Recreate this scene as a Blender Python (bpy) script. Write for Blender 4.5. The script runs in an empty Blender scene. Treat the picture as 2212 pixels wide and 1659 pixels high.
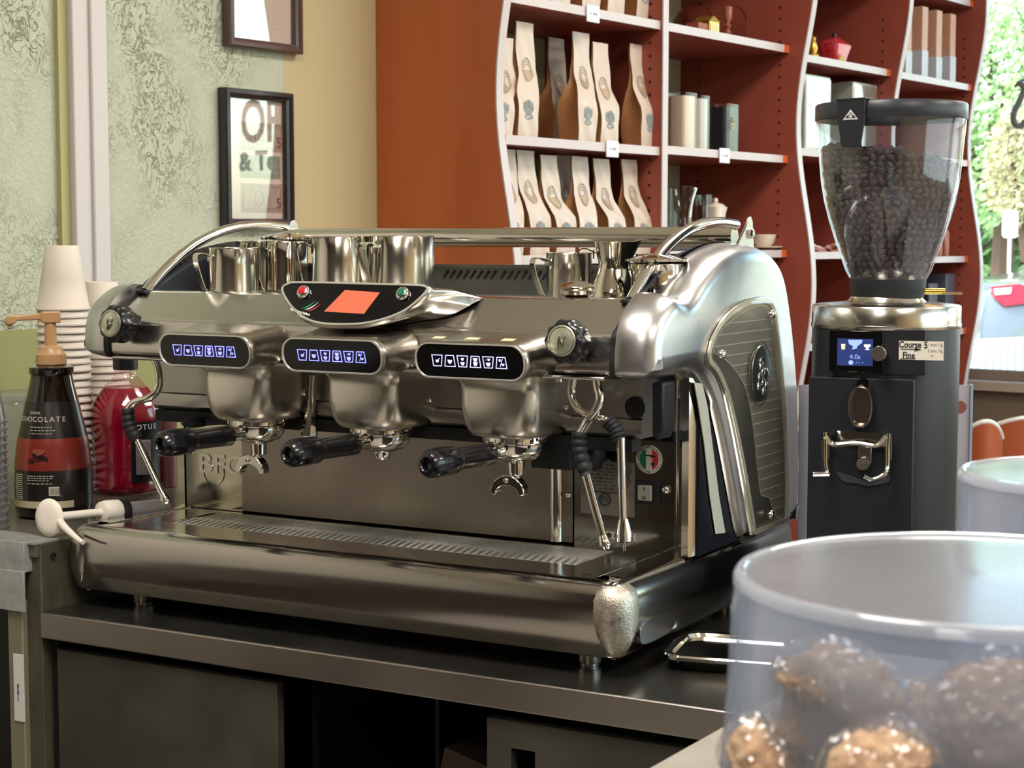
import bpy, bmesh, math, random
from math import sin, cos, pi, radians as R
from mathutils import Vector as V, Matrix, noise
from mathutils.geometry import tessellate_polygon
random.seed(7)
scn = bpy.context.scene
col = scn.collection

# ------------------------------------------------------------------ camera
CAM = V((1.35, -1.798, 1.44)); FPX = 3697.0
YAW, PIT = R(29.5), R(4.8)
FW = V((-sin(YAW)*cos(PIT), cos(YAW)*cos(PIT), -sin(PIT)))
RT = V((cos(YAW), sin(YAW), 0)); UP = RT.cross(FW)
cd = bpy.data.cameras.new('camera'); cam = bpy.data.objects.new('camera', cd); col.objects.link(cam)
cd.sensor_width = 36.0; cd.lens = FPX/2212*36; cd.clip_start = 0.05; cd.clip_end = 300
cam.matrix_world = Matrix(((RT.x, UP.x, -FW.x, CAM.x), (RT.y, UP.y, -FW.y, CAM.y), (RT.z, UP.z, -FW.z, CAM.z), (0, 0, 0, 1)))
cd.dof.use_dof = True; cd.dof.focus_distance = 2.3; cd.dof.aperture_fstop = 16
scn.camera = cam

def at(px, py, axis, val):      # the world point a photo pixel shows on the plane axis = val
    d = FW*FPX + RT*(px-1106) - UP*(py-829.5)
    return CAM + d*((val-CAM[axis])/d[axis])
def atD(px, py, D):             # ... at a distance D in front of the lens
    d = FW*FPX + RT*(px-1106) - UP*(py-829.5)
    return CAM + d*(D/FPX)

# room axes: s runs along the left wall, off is the distance from it
TH = R(7.6); DW = V((sin(TH), cos(TH), 0)); NW = V((cos(TH), -sin(TH), 0)); P0 = V((-.974, 1.251, 0))
def wc(s, off, z): return P0 + DW*s + NW*off + V((0, 0, z))
RM = Matrix(((DW.x, NW.x, 0, P0.x), (DW.y, NW.y, 0, P0.y), (0, 0, 1, 0), (0, 0, 0, 1)))  # (s, off, z) -> world (mirrored frame)
def at_s(px, py, s):
    d = FW*FPX + RT*(px-1106) - UP*(py-829.5)
    t = (wc(s, 0, 0)-CAM).dot(DW)/d.dot(DW); p = CAM+d*t
    return (p-P0).dot(NW), p.z
def at_off(px, py, off):
    d = FW*FPX + RT*(px-1106) - UP*(py-829.5)
    t = (wc(0, off, 0)-CAM).dot(NW)/d.dot(NW); p = CAM+d*t
    return (p-P0).dot(DW), p.z

# ------------------------------------------------------------------ world, light, exposure
scn.view_settings.view_transform = 'Standard'; scn.view_settings.look = 'None'
scn.view_settings.gamma = 1; scn.view_settings.use_curve_mapping = False
scn.view_settings.exposure = 0.42
cy = scn.cycles
cy.max_bounces = 9; cy.diffuse_bounces = 4; cy.glossy_bounces = 5; cy.transmission_bounces = 6; cy.transparent_max_bounces = 14
cy.sample_clamp_indirect = 6.0; cy.caustics_reflective = False; cy.caustics_refractive = False
wd = bpy.data.worlds.new('sky'); scn.world = wd; wd.use_nodes = True
nt = wd.node_tree; bg = nt.nodes['Background']
sk = nt.nodes.new('ShaderNodeTexSky'); sk.sky_type = 'NISHITA'; sk.sun_disc = False; sk.sun_elevation = R(50); sk.sun_rotation = R(200)
sk.air_density = 1.2; sk.dust_density = 3.0; sk.ozone_density = 1.0
nt.links.new(sk.outputs[0], bg.inputs[0]); bg.inputs[1].default_value = 1.05

def lamp(name, kind, energy, color, M, sx=1, sy=None, portal=False, spread=None):
    l = bpy.data.lights.new(name, kind); l.energy = energy; l.color = color
    if kind == 'AREA':
        l.shape = 'RECTANGLE'; l.size = sx; l.size_y = sy or sx
        if portal: l.cycles.is_portal = True
        if spread: l.spread = spread
    if kind == 'SUN': l.angle = R(1)
    o = bpy.data.objects.new(name, l); col.objects.link(o); o.matrix_world = M; return o
def aim(loc, direction, upv=V((0, 0, 1))):
    z = -V(direction).normalized(); x = upv.cross(z)
    if x.length < 1e-4: x = V((1, 0, 0))
    x.normalize(); y = z.cross(x)
    return Matrix(((x.x, y.x, z.x, loc[0]), (x.y, y.y, z.y, loc[1]), (x.z, y.z, z.z, loc[2]), (0, 0, 0, 1)))
SMAX, OMAX, SMIN, CEIL = 3.32, 5.4, -5.0, 3.0
lamp('sun', 'SUN', 4.0, (1, .95, .86), aim((0, 0, 8), V((.5, .75, -1.0))))
LAMPS = [(-1.9, 1.7, 40), (-1.9, 3.9, 34), (.6, 1.7, 30), (.6, 3.9, 30), (2.5, 2.6, 26), (-4.0, 2.6, 14)]   # ceiling panels: s, off, watts
for i, (s, o_, w) in enumerate(LAMPS):
    lamp('ceiling_panel_lamp', 'AREA', w*.8, (1, .965, .92), aim(wc(s, o_, CEIL-.055), (0, 0, -1), DW), .55, 1.1)
lamp('window_portal', 'AREA', 1, (1, 1, 1), aim(wc(SMAX+.1, 1.5, 1.9), -DW), 2.3, 1.9, portal=True)
lamp('window_portal', 'AREA', 1, (1, 1, 1), aim(wc(SMAX+.1, 4.3, 1.9), -DW), 2.0, 1.9, portal=True)
lamp('window_portal', 'AREA', 1, (1, 1, 1), aim(wc(.9, OMAX+.1, 1.7), -NW), 4.0, 1.9, portal=True)

# ------------------------------------------------------------------ materials
def lin(c):
    if isinstance(c, str): c = [int(c[i:i+2], 16)/255 for i in (0, 2, 4)]
    return tuple(x/12.92 if x <= .04045 else ((x+.055)/1.055)**2.4 for x in c)+(1,)
MC = {}
def mat(name, color='808080', rough=.5, metal=0.0, spec=.5, emit=None, estr=1.0, bump=None, var=None, coat=0, trans=0, ior=1.45, aniso=0, sheen=0, rvar=None):
    """bump=(scale, strength, stretch xyz)  var=(scale, colour2, amount, stretch)"""
    if name in MC: return MC[name]
    m = bpy.data.materials.new(name); m.use_nodes = True; n = m.node_tree; p = n.nodes['Principled BSDF']
    p.inputs['Base Color'].default_value = lin(color); p.inputs['Roughness'].default_value = rough
    p.inputs['Metallic'].default_value = metal; p.inputs['Specular IOR Level'].default_value = spec
    p.inputs['Coat Weight'].default_value = coat; p.inputs['Coat Roughness'].default_value = .08
    p.inputs['Transmission Weight'].default_value = trans; p.inputs['IOR'].default_value = ior
    p.inputs['Anisotropic'].default_value = aniso
    if emit: p.inputs['Emission Color'].default_value = lin(emit); p.inputs['Emission Strength'].default_value = estr
    tc = n.nodes.new('ShaderNodeTexCoord')
    def nz(scale, st=(1, 1, 1), detail=3, dist=0):
        mp = n.nodes.new('ShaderNodeMapping'); mp.inputs['Scale'].default_value = st
        t = n.nodes.new('ShaderNodeTexNoise'); t.inputs['Scale'].default_value = scale; t.inputs['Detail'].default_value = detail; t.inputs['Distortion'].default_value = dist
        n.links.new(tc.outputs['Object'], mp.inputs[0]); n.links.new(mp.outputs[0], t.inputs['Vector']); return t
    if var:
        t = nz(var[0], var[3] if len(var) > 3 else (1, 1, 1), 4, .4)
        cr = n.nodes.new('ShaderNodeValToRGB'); cr.color_ramp.elements[0].position = .35; cr.color_ramp.elements[1].position = .7
        cr.color_ramp.elements[0].color = lin(color)
        a, b = lin(color), lin(var[1]); k = var[2]
        cr.color_ramp.elements[1].color = tuple(a[i]*(1-k)+b[i]*k for i in range(3))+(1,)
        n.links.new(t.outputs[0], cr.inputs[0]); n.links.new(cr.outputs[0], p.inputs['Base Color'])
    if rvar:
        t = nz(rvar[0], rvar[2] if len(rvar) > 2 else (1, 1, 1), 4)
        mr = n.nodes.new('ShaderNodeMapRange'); mr.inputs[3].default_value = max(.02, rough-rvar[1]); mr.inputs[4].default_value = rough+rvar[1]
        mr.inputs[1].default_value = .3; mr.inputs[2].default_value = .7
        n.links.new(t.outputs[0], mr.inputs[0]); n.links.new(mr.outputs[0], p.inputs['Roughness'])
    if bump:
        t = nz(bump[0], bump[2] if len(bump) > 2 else (1, 1, 1), 3)
        b = n.nodes.new('ShaderNodeBump'); b.inputs['Strength'].default_value = bump[1]; b.inputs['Distance'].default_value = .002
        n.links.new(t.outputs[0], b.inputs['Height']); n.links.new(b.outputs[0], p.inputs['Normal'])
    MC[name] = m; return m
def film(name, tint='FFFFFF', clear=.85, haze='E0E4E8', hazeamt=.0, rough=.05, bump=None, var=None, gloss=1.0, transl=.5, f0=.05):
    """thin clear plastic or glass: straight-through light, fresnel gloss, and a share of milky scatter"""
    if name in MC: return MC[name]
    m = bpy.data.materials.new(name); m.use_nodes = True; n = m.node_tree; n.nodes.remove(n.nodes['Principled BSDF'])
    out = n.nodes['Material Output']; N = n.nodes.new
    tr = N('ShaderNodeBsdfTransparent'); c = lin(tint); tr.inputs[0].default_value = tuple(x*clear for x in c[:3])+(1,)
    gl = N('ShaderNodeBsdfGlossy'); gl.inputs['Roughness'].default_value = rough; gl.inputs['Color'].default_value = (gloss, gloss, gloss, 1)
    lw = N('ShaderNodeLayerWeight'); lw.inputs[0].default_value = .5
    pw = N('ShaderNodeMath'); pw.operation = 'POWER'; pw.inputs[1].default_value = 4.5; n.links.new(lw.outputs['Facing'], pw.inputs[0])
    fr = N('ShaderNodeMath'); fr.operation = 'MULTIPLY_ADD'; fr.inputs[1].default_value = .9; fr.inputs[2].default_value = f0; n.links.new(pw.outputs[0], fr.inputs[0])
    df = N('ShaderNodeBsdfDiffuse'); df.inputs[0].default_value = lin(haze)
    tl = N('ShaderNodeBsdfTranslucent'); tl.inputs[0].default_value = lin(haze)
    md = N('ShaderNodeMixShader'); md.inputs[0].default_value = transl; n.links.new(df.outputs[0], md.inputs[1]); n.links.new(tl.outputs[0], md.inputs[2])
    mh = N('ShaderNodeMixShader'); mh.inputs[0].default_value = hazeamt; n.links.new(tr.outputs[0], mh.inputs[1]); n.links.new(md.outputs[0], mh.inputs[2])
    mg = N('ShaderNodeMixShader'); n.links.new(fr.outputs[0], mg.inputs[0]); n.links.new(mh.outputs[0], mg.inputs[1]); n.links.new(gl.outputs[0], mg.inputs[2])
    n.links.new(mg.outputs[0], out.inputs[0])
    tc = N('ShaderNodeTexCoord')
    if var:
        mp = N('ShaderNodeMapping'); mp.inputs['Scale'].default_value = var[2] if len(var) > 2 else (1, 1, 1)
        t = N('ShaderNodeTexNoise'); t.inputs['Scale'].default_value = var[0]; t.inputs['Detail'].default_value = 5
        n.links.new(tc.outputs['Object'], mp.inputs[0]); n.links.new(mp.outputs[0], t.inputs['Vector'])
        mr = N('ShaderNodeMapRange'); mr.inputs[1].default_value = .3; mr.inputs[2].default_value = .7; mr.inputs[3].default_value = max(0, hazeamt-var[1]); mr.inputs[4].default_value = min(1, hazeamt+var[1])
        n.links.new(t.outputs[0], mr.inputs[0]); n.links.new(mr.outputs[0], mh.inputs[0])
    if bump:
        t = N('ShaderNodeTexNoise'); t.inputs['Scale'].default_value = bump[0]; n.links.new(tc.outputs['Object'], t.inputs['Vector'])
        b = N('ShaderNodeBump'); b.inputs['Strength'].default_value = bump[1]; b.inputs['Distance'].default_value = .004
        n.links.new(t.outputs[0], b.inputs['Height']); n.links.new(b.outputs[0], gl.inputs['Normal']); n.links.new(b.outputs[0], lw.inputs['Normal'])
    MC[name] = m; return m

STEEL = mat('brushed_steel', 'C6C3BD', .22, 1, rvar=(5, .03, (.3, 1, 1)))
STEELT = mat('tray_steel', 'B0ACA6', .15, 1, rvar=(5, .03, (.3, 1, 1)))
STEELD = mat('dull_steel', 'B0AAA0', .27, 1, rvar=(14, .05))
CHROME = mat('chrome', 'E4E0D8', .08, 1)
MIRROR = mat('polished_steel', 'BDB9AE', .09, 1)
CAST = mat('cast_aluminium', 'C2C1C2', .3, 1, rvar=(20, .04))
CASTC = mat('worn_cast_metal', 'C9C2B4', .42, 1, bump=(420, .35), rvar=(150, .12), var=(300, '8A8276', .6))
GROUPM = mat('satin_group_metal', 'D0CCC2', .3, 1, rvar=(20, .05))
BLACKP = mat('black_plastic', '121215', .28, 0, coat=.3)
BLACKM = mat('black_matte', '16171B', .55)
BLACKG = mat('black_gloss_panel', '08090B', .07, 0, spec=.6)
RUBBER = mat('black_rubber', '18191C', .6)
NAVY = mat('dark_painted_steel', '14161F', .35, .2)
DARKM = mat('dark_void', '040405', .8)
RIMW = mat('pale_rim', 'C8C6BC', .3, .6)
WHITEP = mat('white_paint_mark', 'E8E8E4', .5)

# ------------------------------------------------------------------ geometry helpers
class G:
    def __init__(s): s.v = []; s.f = []; s.m = []
    def add(s, vs, fs, mi=0):
        b = len(s.v); s.v += [V(v) for v in vs]; s.f += [tuple(b+i for i in f) for f in fs]; s.m += [mi]*len(fs); return s
    def box(s, x0, x1, y0, y1, z0, z1, mi=0, M=None):
        vs = [V((x, y, z)) for z in (z0, z1) for y in (y0, y1) for x in (x0, x1)]
        if M: vs = [M @ v for v in vs]
        return s.add(vs, [(0, 2, 3, 1), (4, 5, 7, 6), (0, 1, 5, 4), (2, 6, 7, 3), (0, 4, 6, 2), (1, 3, 7, 5)], mi)
    def loft(s, rings, cap0=True, cap1=True, closed=True, mi=0, tri=False):
        n = len(rings[0]); vs = [p for r in rings for p in r]; fs = []
        for k in range(len(rings)-1):
            for i in range(n if closed else n-1):
                j = (i+1) % n; fs.append((k*n+i, k*n+j, (k+1)*n+j, (k+1)*n+i))
        for on_, k0 in ((cap0, 0), (cap1, (len(rings)-1)*n)):
            if not on_: continue
            if n <= 64 and not tri: fs.append(tuple(k0+i for i in (range(n) if k0 else range(n-1, -1, -1))))
            else: fs += [tuple(k0+i for i in t) for t in tessellate_polygon([[V(p) for p in (rings[-1] if k0 else rings[0])]])]
        return s.add(vs, fs, mi)
    def lathe(s, prof, n=32, M=None, mi=0, a0=0, a1=2*pi, caps=True):
        M = M or Matrix(); full = abs(a1-a0-2*pi) < 1e-6
        k = n if full else n+1
        rings = [[M @ V((r*cos(a0+(a1-a0)*i/n), r*sin(a0+(a1-a0)*i/n), z)) for i in range(k)] for r, z in prof]
        return s.loft(rings, caps and prof[0][0] > 1e-5 and full, caps and prof[-1][0] > 1e-5 and full, full, mi)
    def tube(s, pts, r, n=12, mi=0, smooth=6, caps=True):
        pts = [V(p) for p in pts]
        if smooth and len(pts) > 2: pts, rr = catmull(pts, smooth, r)
        else: rr = r if isinstance(r, (list, tuple)) else [r]*len(pts)
        rings = []; t = (pts[1]-pts[0]).normalized(); u = t.orthogonal().normalized()
        for i, p in enumerate(pts):
            a = pts[max(i-1, 0)]; b = pts[min(i+1, len(pts)-1)]; t = (b-a).normalized()
            u = (u-t*u.dot(t)).normalized(); w = t.cross(u)
            rings.append([p+(u*cos(2*pi*k/n)+w*sin(2*pi*k/n))*rr[i] for k in range(n)])
        return s.loft(rings, caps, caps, True, mi)
    def prism(s, poly, a, b, mp, mi=0):
        """poly 2D points, extruded from a to b; mp(u, v, w) -> point"""
        return s.loft([[V(mp(u, v, a)) for u, v in poly], [V(mp(u, v, b)) for u, v in poly]], mi=mi)
    def ball(s, c, rx, ry=None, rz=None, n=16, mi=0, M=None):
        ry = ry or rx; rz = rz or rx; M = M or Matrix(); c = V(c)
        rings = [[c + M.to_3x3() @ V((rx*sin(pi*k/(n//2))*cos(2*pi*i/n), ry*sin(pi*k/(n//2))*sin(2*pi*i/n), rz*cos(pi*k/(n//2)))) for i in range(n)] for k in range(1, n//2)]
        s.loft(rings[::-1], False, False, mi=mi)
        b = len(s.v); s.v += [c+M.to_3x3() @ V((0, 0, rz)), c-M.to_3x3() @ V((0, 0, rz))]
        base = b-len(rings)*n
        for i in range(n):
            j = (i+1) % n
            s.f.append((b-n+i, b-n+j, b)); s.m.append(mi); s.f.append((base+j, base+i, b+1)); s.m.append(mi)
        return s
def catmull(pts, k, r=1.0):
    P = [pts[0]*2-pts[1]]+pts+[pts[-1]*2-pts[-2]]; rl = list(r) if isinstance(r, (list, tuple)) else [r]*len(pts)
    out, ro = [], []
    for i in range(1, len(P)-2):
        for j in range(k):
            t = j/k; a, b, c, d = P[i-1], P[i], P[i+1], P[i+2]
            out.append(.5*((2*b)+(c-a)*t+(2*a-5*b+4*c-d)*t*t+(3*b-a-3*c+d)*t**3)); ro.append(rl[i-1]*(1-t)+rl[i]*t)
    out.append(pts[-1]); ro.append(rl[-1]); return out, ro
def smooth2(pts, k=5, closed=True):
    n = len(pts); out = []
    for i in range(n if closed else n-1):
        a, b, c, d = [V((*(pts[(i+q) % n] if closed else pts[min(max(i+q, 0), n-1)]), 0)) for q in (-1, 0, 1, 2)]
        for j in range(k):
            t = j/k; p = .5*((2*b)+(c-a)*t+(2*a-5*b+4*c-d)*t*t+(3*b-a-3*c+d)*t**3); out.append((p.x, p.y))
    if not closed: out.append(tuple(pts[-1]))
    return out
def offs2(pts, d):
    n = len(pts); out = []; A = sum(pts[i][0]*pts[(i+1) % n][1]-pts[(i+1) % n][0]*pts[i][1] for i in range(n)); sg = 1 if A > 0 else -1
    for i in range(n):
        a, b = pts[i-1], pts[(i+1) % n]; tx, ty = b[0]-a[0], b[1]-a[1]; l = math.hypot(tx, ty) or 1
        out.append((pts[i][0]-ty/l*d*sg, pts[i][1]+tx/l*d*sg))
    return out     # positive d moves inwards
def rrect(w, h, r, n=6):
    out = []
    for cx, cy_, a in ((w/2-r, h/2-r, 0), (-w/2+r, h/2-r, 90), (-w/2+r, -h/2+r, 180), (w/2-r, -h/2+r, 270)):
        for i in range(n+1): t = R(a+90*i/n); out.append((cx+r*cos(t), cy_+r*sin(t)))
    return out
def circ(r, n=24, ry=None): return [(r*cos(2*pi*i/n), (ry or r)*sin(2*pi*i/n)) for i in range(n)]

WM = {}
def mk(name, g, m, parent=None, bevel=0, smooth=35, segs=2, kind=None, solid=0, flip=True):
    """one mesh object; world coordinates in, made local to the parent thing"""
    me = bpy.data.meshes.new(name)
    inv = WM[parent].inverted() if parent else Matrix()
    me.from_pydata([inv @ v for v in g.v], [], g.f)
    ms = m if isinstance(m, (list, tuple)) else [m]
    for x in ms: me.materials.append(x)
    me.polygons.foreach_set('material_index', g.m)
    bm = bmesh.new(); bm.from_mesh(me)
    if flip: bmesh.ops.recalc_face_normals(bm, faces=bm.faces)
    if smooth:
        for f in bm.faces: f.smooth = True
        for e in bm.edges:
            if len(e.link_faces) == 2 and e.calc_face_angle(0) > R(smooth): e.smooth = False
    bm.to_mesh(me); bm.free()
    o = bpy.data.objects.new(name, me); col.objects.link(o)
    if parent: o.parent = parent; WM[o] = WM[parent]
    else: WM[o] = Matrix()
    if solid:
        q = o.modifiers.new('solid', 'SOLIDIFY'); q.thickness = solid; q.offset = 0
    if bevel:
        q = o.modifiers.new('bevel', 'BEVEL'); q.width = bevel; q.segments = segs; q.limit_method = 'ANGLE'; q.angle_limit = R(40); q.harden_normals = False
    if kind: o['kind'] = kind
    return o
def tag(o, label, cat, group=None, kind=None):
    o['label'] = label; o['category'] = cat
    if group: o['group'] = group
    if kind: o['kind'] = kind
    return o
def thing(name, loc, label, cat, group=None, rz=0):
    o = bpy.data.objects.new(name, None); col.objects.link(o); o.empty_display_size = .05
    M = Matrix.Translation(V(loc)) @ Matrix.Rotation(rz, 4, 'Z'); o.matrix_world = M; o.location = loc; o.rotation_euler = (0, 0, rz); WM[o] = M
    return tag(o, label, cat, group)
def copytree(o, loc, rz=0, label=None, group=None):
    c = o.copy(); col.objects.link(c); c.location = loc; c.rotation_euler = (0, 0, rz)
    if label: c['label'] = label
    if group: c['group'] = group
    WM[c] = Matrix.Translation(V(loc)) @ Matrix.Rotation(rz, 4, 'Z')
    for ch in o.children:
        d = ch.copy(); col.objects.link(d); d.parent = c
        for g in ch.children:
            e = g.copy(); col.objects.link(e); e.parent = d
    return c
def struct(name, g, m, **k):
    return mk(name, g, m, None, kind='structure', **k)
def frame(o, ux, uy):
    ux = V(ux).normalized(); uy = V(uy).normalized(); w = ux.cross(uy).normalized(); uy = w.cross(ux)
    return Matrix(((ux.x, uy.x, w.x, o[0]), (ux.y, uy.y, w.y, o[1]), (ux.z, uy.z, w.z, o[2]), (0, 0, 0, 1)))
def mpM(M): return lambda u, v, w: M @ V((u, v, w))
def textg(body, size, M, depth=.0004, align='CENTER', sx=1.0, bold=0):
    c = bpy.data.curves.new('t', 'FONT'); c.body = body; c.size = size; c.align_x = align; c.align_y = 'CENTER'; c.extrude = depth/2; c.offset = bold; c.resolution_u = 3
    o = bpy.data.objects.new('t', c); col.objects.link(o)
    me = bpy.data.meshes.new_from_object(o); g = G()
    g.add([M @ V((v.co.x*sx, v.co.y, v.co.z)) for v in me.vertices], [tuple(p.vertices) for p in me.polygons])
    bpy.data.objects.remove(o); bpy.data.curves.remove(c); bpy.data.meshes.remove(me); return g
def ringg(g, M, r0, r1, z0, z1, n=32, mi=0, ry=1.0):
    R_ = [[M @ V((r*cos(2*pi*i/n), ry*r*sin(2*pi*i/n), z)) for i in range(n)] for r, z in ((r0, z0), (r1, z0), (r1, z1), (r0, z1), (r0, z0))]
    return g.loft(R_, False, False, mi=mi)
ORD = ['topmost', 'second', 'third', 'fourth', 'fifth', 'sixth', 'seventh', 'eighth', 'ninth', 'tenth', 'eleventh', 'twelfth', 'thirteenth', 'fourteenth', 'fifteenth', 'sixteenth', 'seventeenth', 'eighteenth', 'nineteenth', 'twentieth', 'twenty-first', 'twenty-second', 'twenty-third', 'twenty-fourth', 'twenty-fifth', 'twenty-sixth', 'twenty-seventh', 'twenty-eighth']

# ================================================================== ROOM
def wbox(g, s0, s1, o0, o1, z0, z1, mi=0):
    vs = [wc(s, o, z) for z in (z0, z1) for o in (o0, o1) for s in (s0, s1)]
    return g.add(vs, [(0, 2, 3, 1), (4, 5, 7, 6), (0, 1, 5, 4), (2, 6, 7, 3), (0, 4, 6, 2), (1, 3, 7, 5)], mi)

def stucco(name, colr, lightc):
    m = bpy.data.materials.new(name); m.use_nodes = True; n = m.node_tree; p = n.nodes['Principled BSDF']; N = n.nodes.new; L = n.links.new
    p.inputs['Roughness'].default_value = .42; p.inputs['Specular IOR Level'].default_value = .45
    tc = N('ShaderNodeTexCoord')
    mp = N('ShaderNodeMapping'); mp.inputs['Scale'].default_value = (1, 1, .75); L(tc.outputs['Object'], mp.inputs[0])
    a = N('ShaderNodeTexNoise'); a.inputs['Scale'].default_value = 44; a.inputs['Detail'].default_value = 4; a.inputs['Distortion'].default_value = 1.4; a.inputs['Roughness'].default_value = .55
    b = N('ShaderNodeTexNoise'); b.inputs['Scale'].default_value = 130; b.inputs['Detail'].default_value = 3; b.inputs['Distortion'].default_value = .8
    L(mp.outputs[0], a.inputs['Vector']); L(mp.outputs[0], b.inputs['Vector'])
    sb = N('ShaderNodeMath'); sb.operation = 'SUBTRACT'; sb.inputs[1].default_value = .5; L(a.outputs[0], sb.inputs[0])
    ab = N('ShaderNodeMath'); ab.operation = 'ABSOLUTE'; L(sb.outputs[0], ab.inputs[0])
    cr = N('ShaderNodeMapRange'); cr.interpolation_type = 'SMOOTHSTEP'; cr.inputs[2].default_value = .035; L(ab.outputs[0], cr.inputs[0])
    k = N('ShaderNodeTexNoise'); k.inputs['Scale'].default_value = 5; k.inputs['Detail'].default_value = 3; L(mp.outputs[0], k.inputs['Vector'])
    km = N('ShaderNodeMapRange'); km.inputs[1].default_value = .42; km.inputs[2].default_value = .62; L(k.outputs[0], km.inputs[0])
    mxx = N('ShaderNodeMath'); mxx.operation = 'MAXIMUM'; L(cr.outputs[0], mxx.inputs[0]); L(km.outputs[0], mxx.inputs[1])
    mx = N('ShaderNodeMath'); mx.operation = 'MULTIPLY_ADD'; mx.inputs[1].default_value = 1.0; L(b.outputs[0], mx.inputs[0]); L(mxx.outputs[0], mx.inputs[2])
    bp = N('ShaderNodeBump'); bp.inputs['Strength'].default_value = .75; bp.inputs['Distance'].default_value = .0035
    L(mx.outputs[0], bp.inputs['Height']); L(bp.outputs[0], p.inputs['Normal'])
    c = N('ShaderNodeValToRGB'); c.color_ramp.elements[0].color = lin(colr); c.color_ramp.elements[1].color = lin(lightc)
    c.color_ramp.elements[0].position = .0; c.color_ramp.elements[1].position = .7
    L(mxx.outputs[0], c.inputs[0]); L(c.outputs[0], p.inputs['Base Color']); return m
GREENW = stucco('green_stucco', '85886F', 'AEB29D')
OLIVEW = mat('olive_wall_paint', 'A6A070', .6)
BEIGEW = mat('beige_wall_paint', 'B4A47E', .6, bump=(40, .05))
CEILM = mat('ceiling_white', 'E8E0D0', .8); FLOORM = mat('floor_tile', 'B4AEA6', .3, var=(3, 'A09890', .6))
BROWNW = mat('brown_low_wall', '6E5F50', .6); DARKW = mat('dark_back_wall', '33291F', .6)
WHITETR = mat('white_trim', 'C4BEBC', .45)
struct('floor', wbox(G(), SMIN, SMAX, 0, OMAX, -.1, 0), FLOORM)
struct('ceiling', wbox(G(), SMIN, SMAX, 0, OMAX, CEIL, CEIL+.1), CEILM)
sE = at_off(612, 150, 0)[0]
zo = at_off(45, 712, 0)[1]
SB = -1.6
struct('wall_left', wbox(G(), SB, sE, -.12, 0, zo, CEIL), GREENW)
struct('wall_left_rear', wbox(G(), SMIN, SB, -.12, .0005, 0, CEIL), mat('pale_beige_paint', 'C6C0B4', .6))  # unseen stretch, given a paler colour to brighten and neutralise the machine's reflections
struct('wall_left_lower', wbox(G(), SB, sE, -.12, .0005, 0, zo), mat('olive_lower_wall', '8C8A58', .5, bump=(60, .15)))
struct('reflection_block', wbox(G(), SMIN, -1.45, .0, .5, .0, .66), mat('reflection_block_brown', '2E241D', .5))  # unseen dark block, added so the tray steel mirrors something dark
struct('wall_left_beige', wbox(G(), sE, SMAX, -.12, .0005, 0, CEIL), BEIGEW)
struct('wall_near', wbox(G(), SMIN-.12, SMIN, 0, OMAX, 0, CEIL), DARKW)
s0, s1 = at_off(135, 0, 0)[0], at_off(204, 0, 0)[0]
g = G(); wbox(g, s0, s0+(s1-s0)*.52, 0, .028, 0, CEIL); wbox(g, s0+(s1-s0)*.5, s1, 0, .036, 0, CEIL)
struct('trim_1', g, WHITETR, bevel=.003)
struct('trim_2', wbox(G(), s0-.022, s0-.001, 0, .012, 0, CEIL), OLIVEW)
# far wall with two windows
g = G(); wbox(g, SMAX, SMAX+.14, -.12, OMAX+.12, 0, .93); wbox(g, SMAX, SMAX+.14, -.12, OMAX+.12, 2.75, CEIL)
struct('wall_far', g, BROWNW)
g = G(); wbox(g, SMAX, SMAX+.14, -.12, .12, .93, 2.75); wbox(g, SMAX, SMAX+.14, 2.62, 3.30, .93, 2.75); wbox(g, SMAX, SMAX+.14, OMAX, OMAX+.12, .93, 2.75)
struct('wall_far_piers', g, mat('tan_pier', 'B5A080', .6))
GLASS = film('window_glass', 'F4FAF6', .96, hazeamt=0.0, rough=.01)
SILL = mat('window_sill_paint', '9A8C7C', .5); FRAMEM = mat('window_frame_paint', '7A6E62', .5)
def window(n, o0, o1, z0, z1, far=True):
    g = G()
    if far: wbox(g, SMAX+.06, SMAX+.066, o0, o1, z0, z1)
    else: wbox(g, o0, o1, OMAX+.06, OMAX+.066, z0, z1)
    o = struct('window_%d' % n, g, GLASS)
    g = G(); w = .035
    for a, b, c, d in ((o0, o1, z0-.005, z0+w), (o0, o1, z1-w, z1+.005), (o0-.005, o0+w, z0, z1), (o1-w, o1+.005, z0, z1)):
        if far: wbox(g, SMAX+.04, SMAX+.09, a, b, c, d)
        else: wbox(g, a, b, OMAX+.04, OMAX+.09, c, d)
    mk('window_frame', g, FRAMEM, o)
    g = G()
    if far: wbox(g, SMAX-.05, SMAX+.05, o0-.02, o1+.02, z0-.035, z0-.002)
    mk('window_sill', g, SILL, o) if far else None
    return o
window(1, .12, 2.62, .93, 2.75); w2 = window(2, 3.30, OMAX, .93, 2.75)
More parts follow.
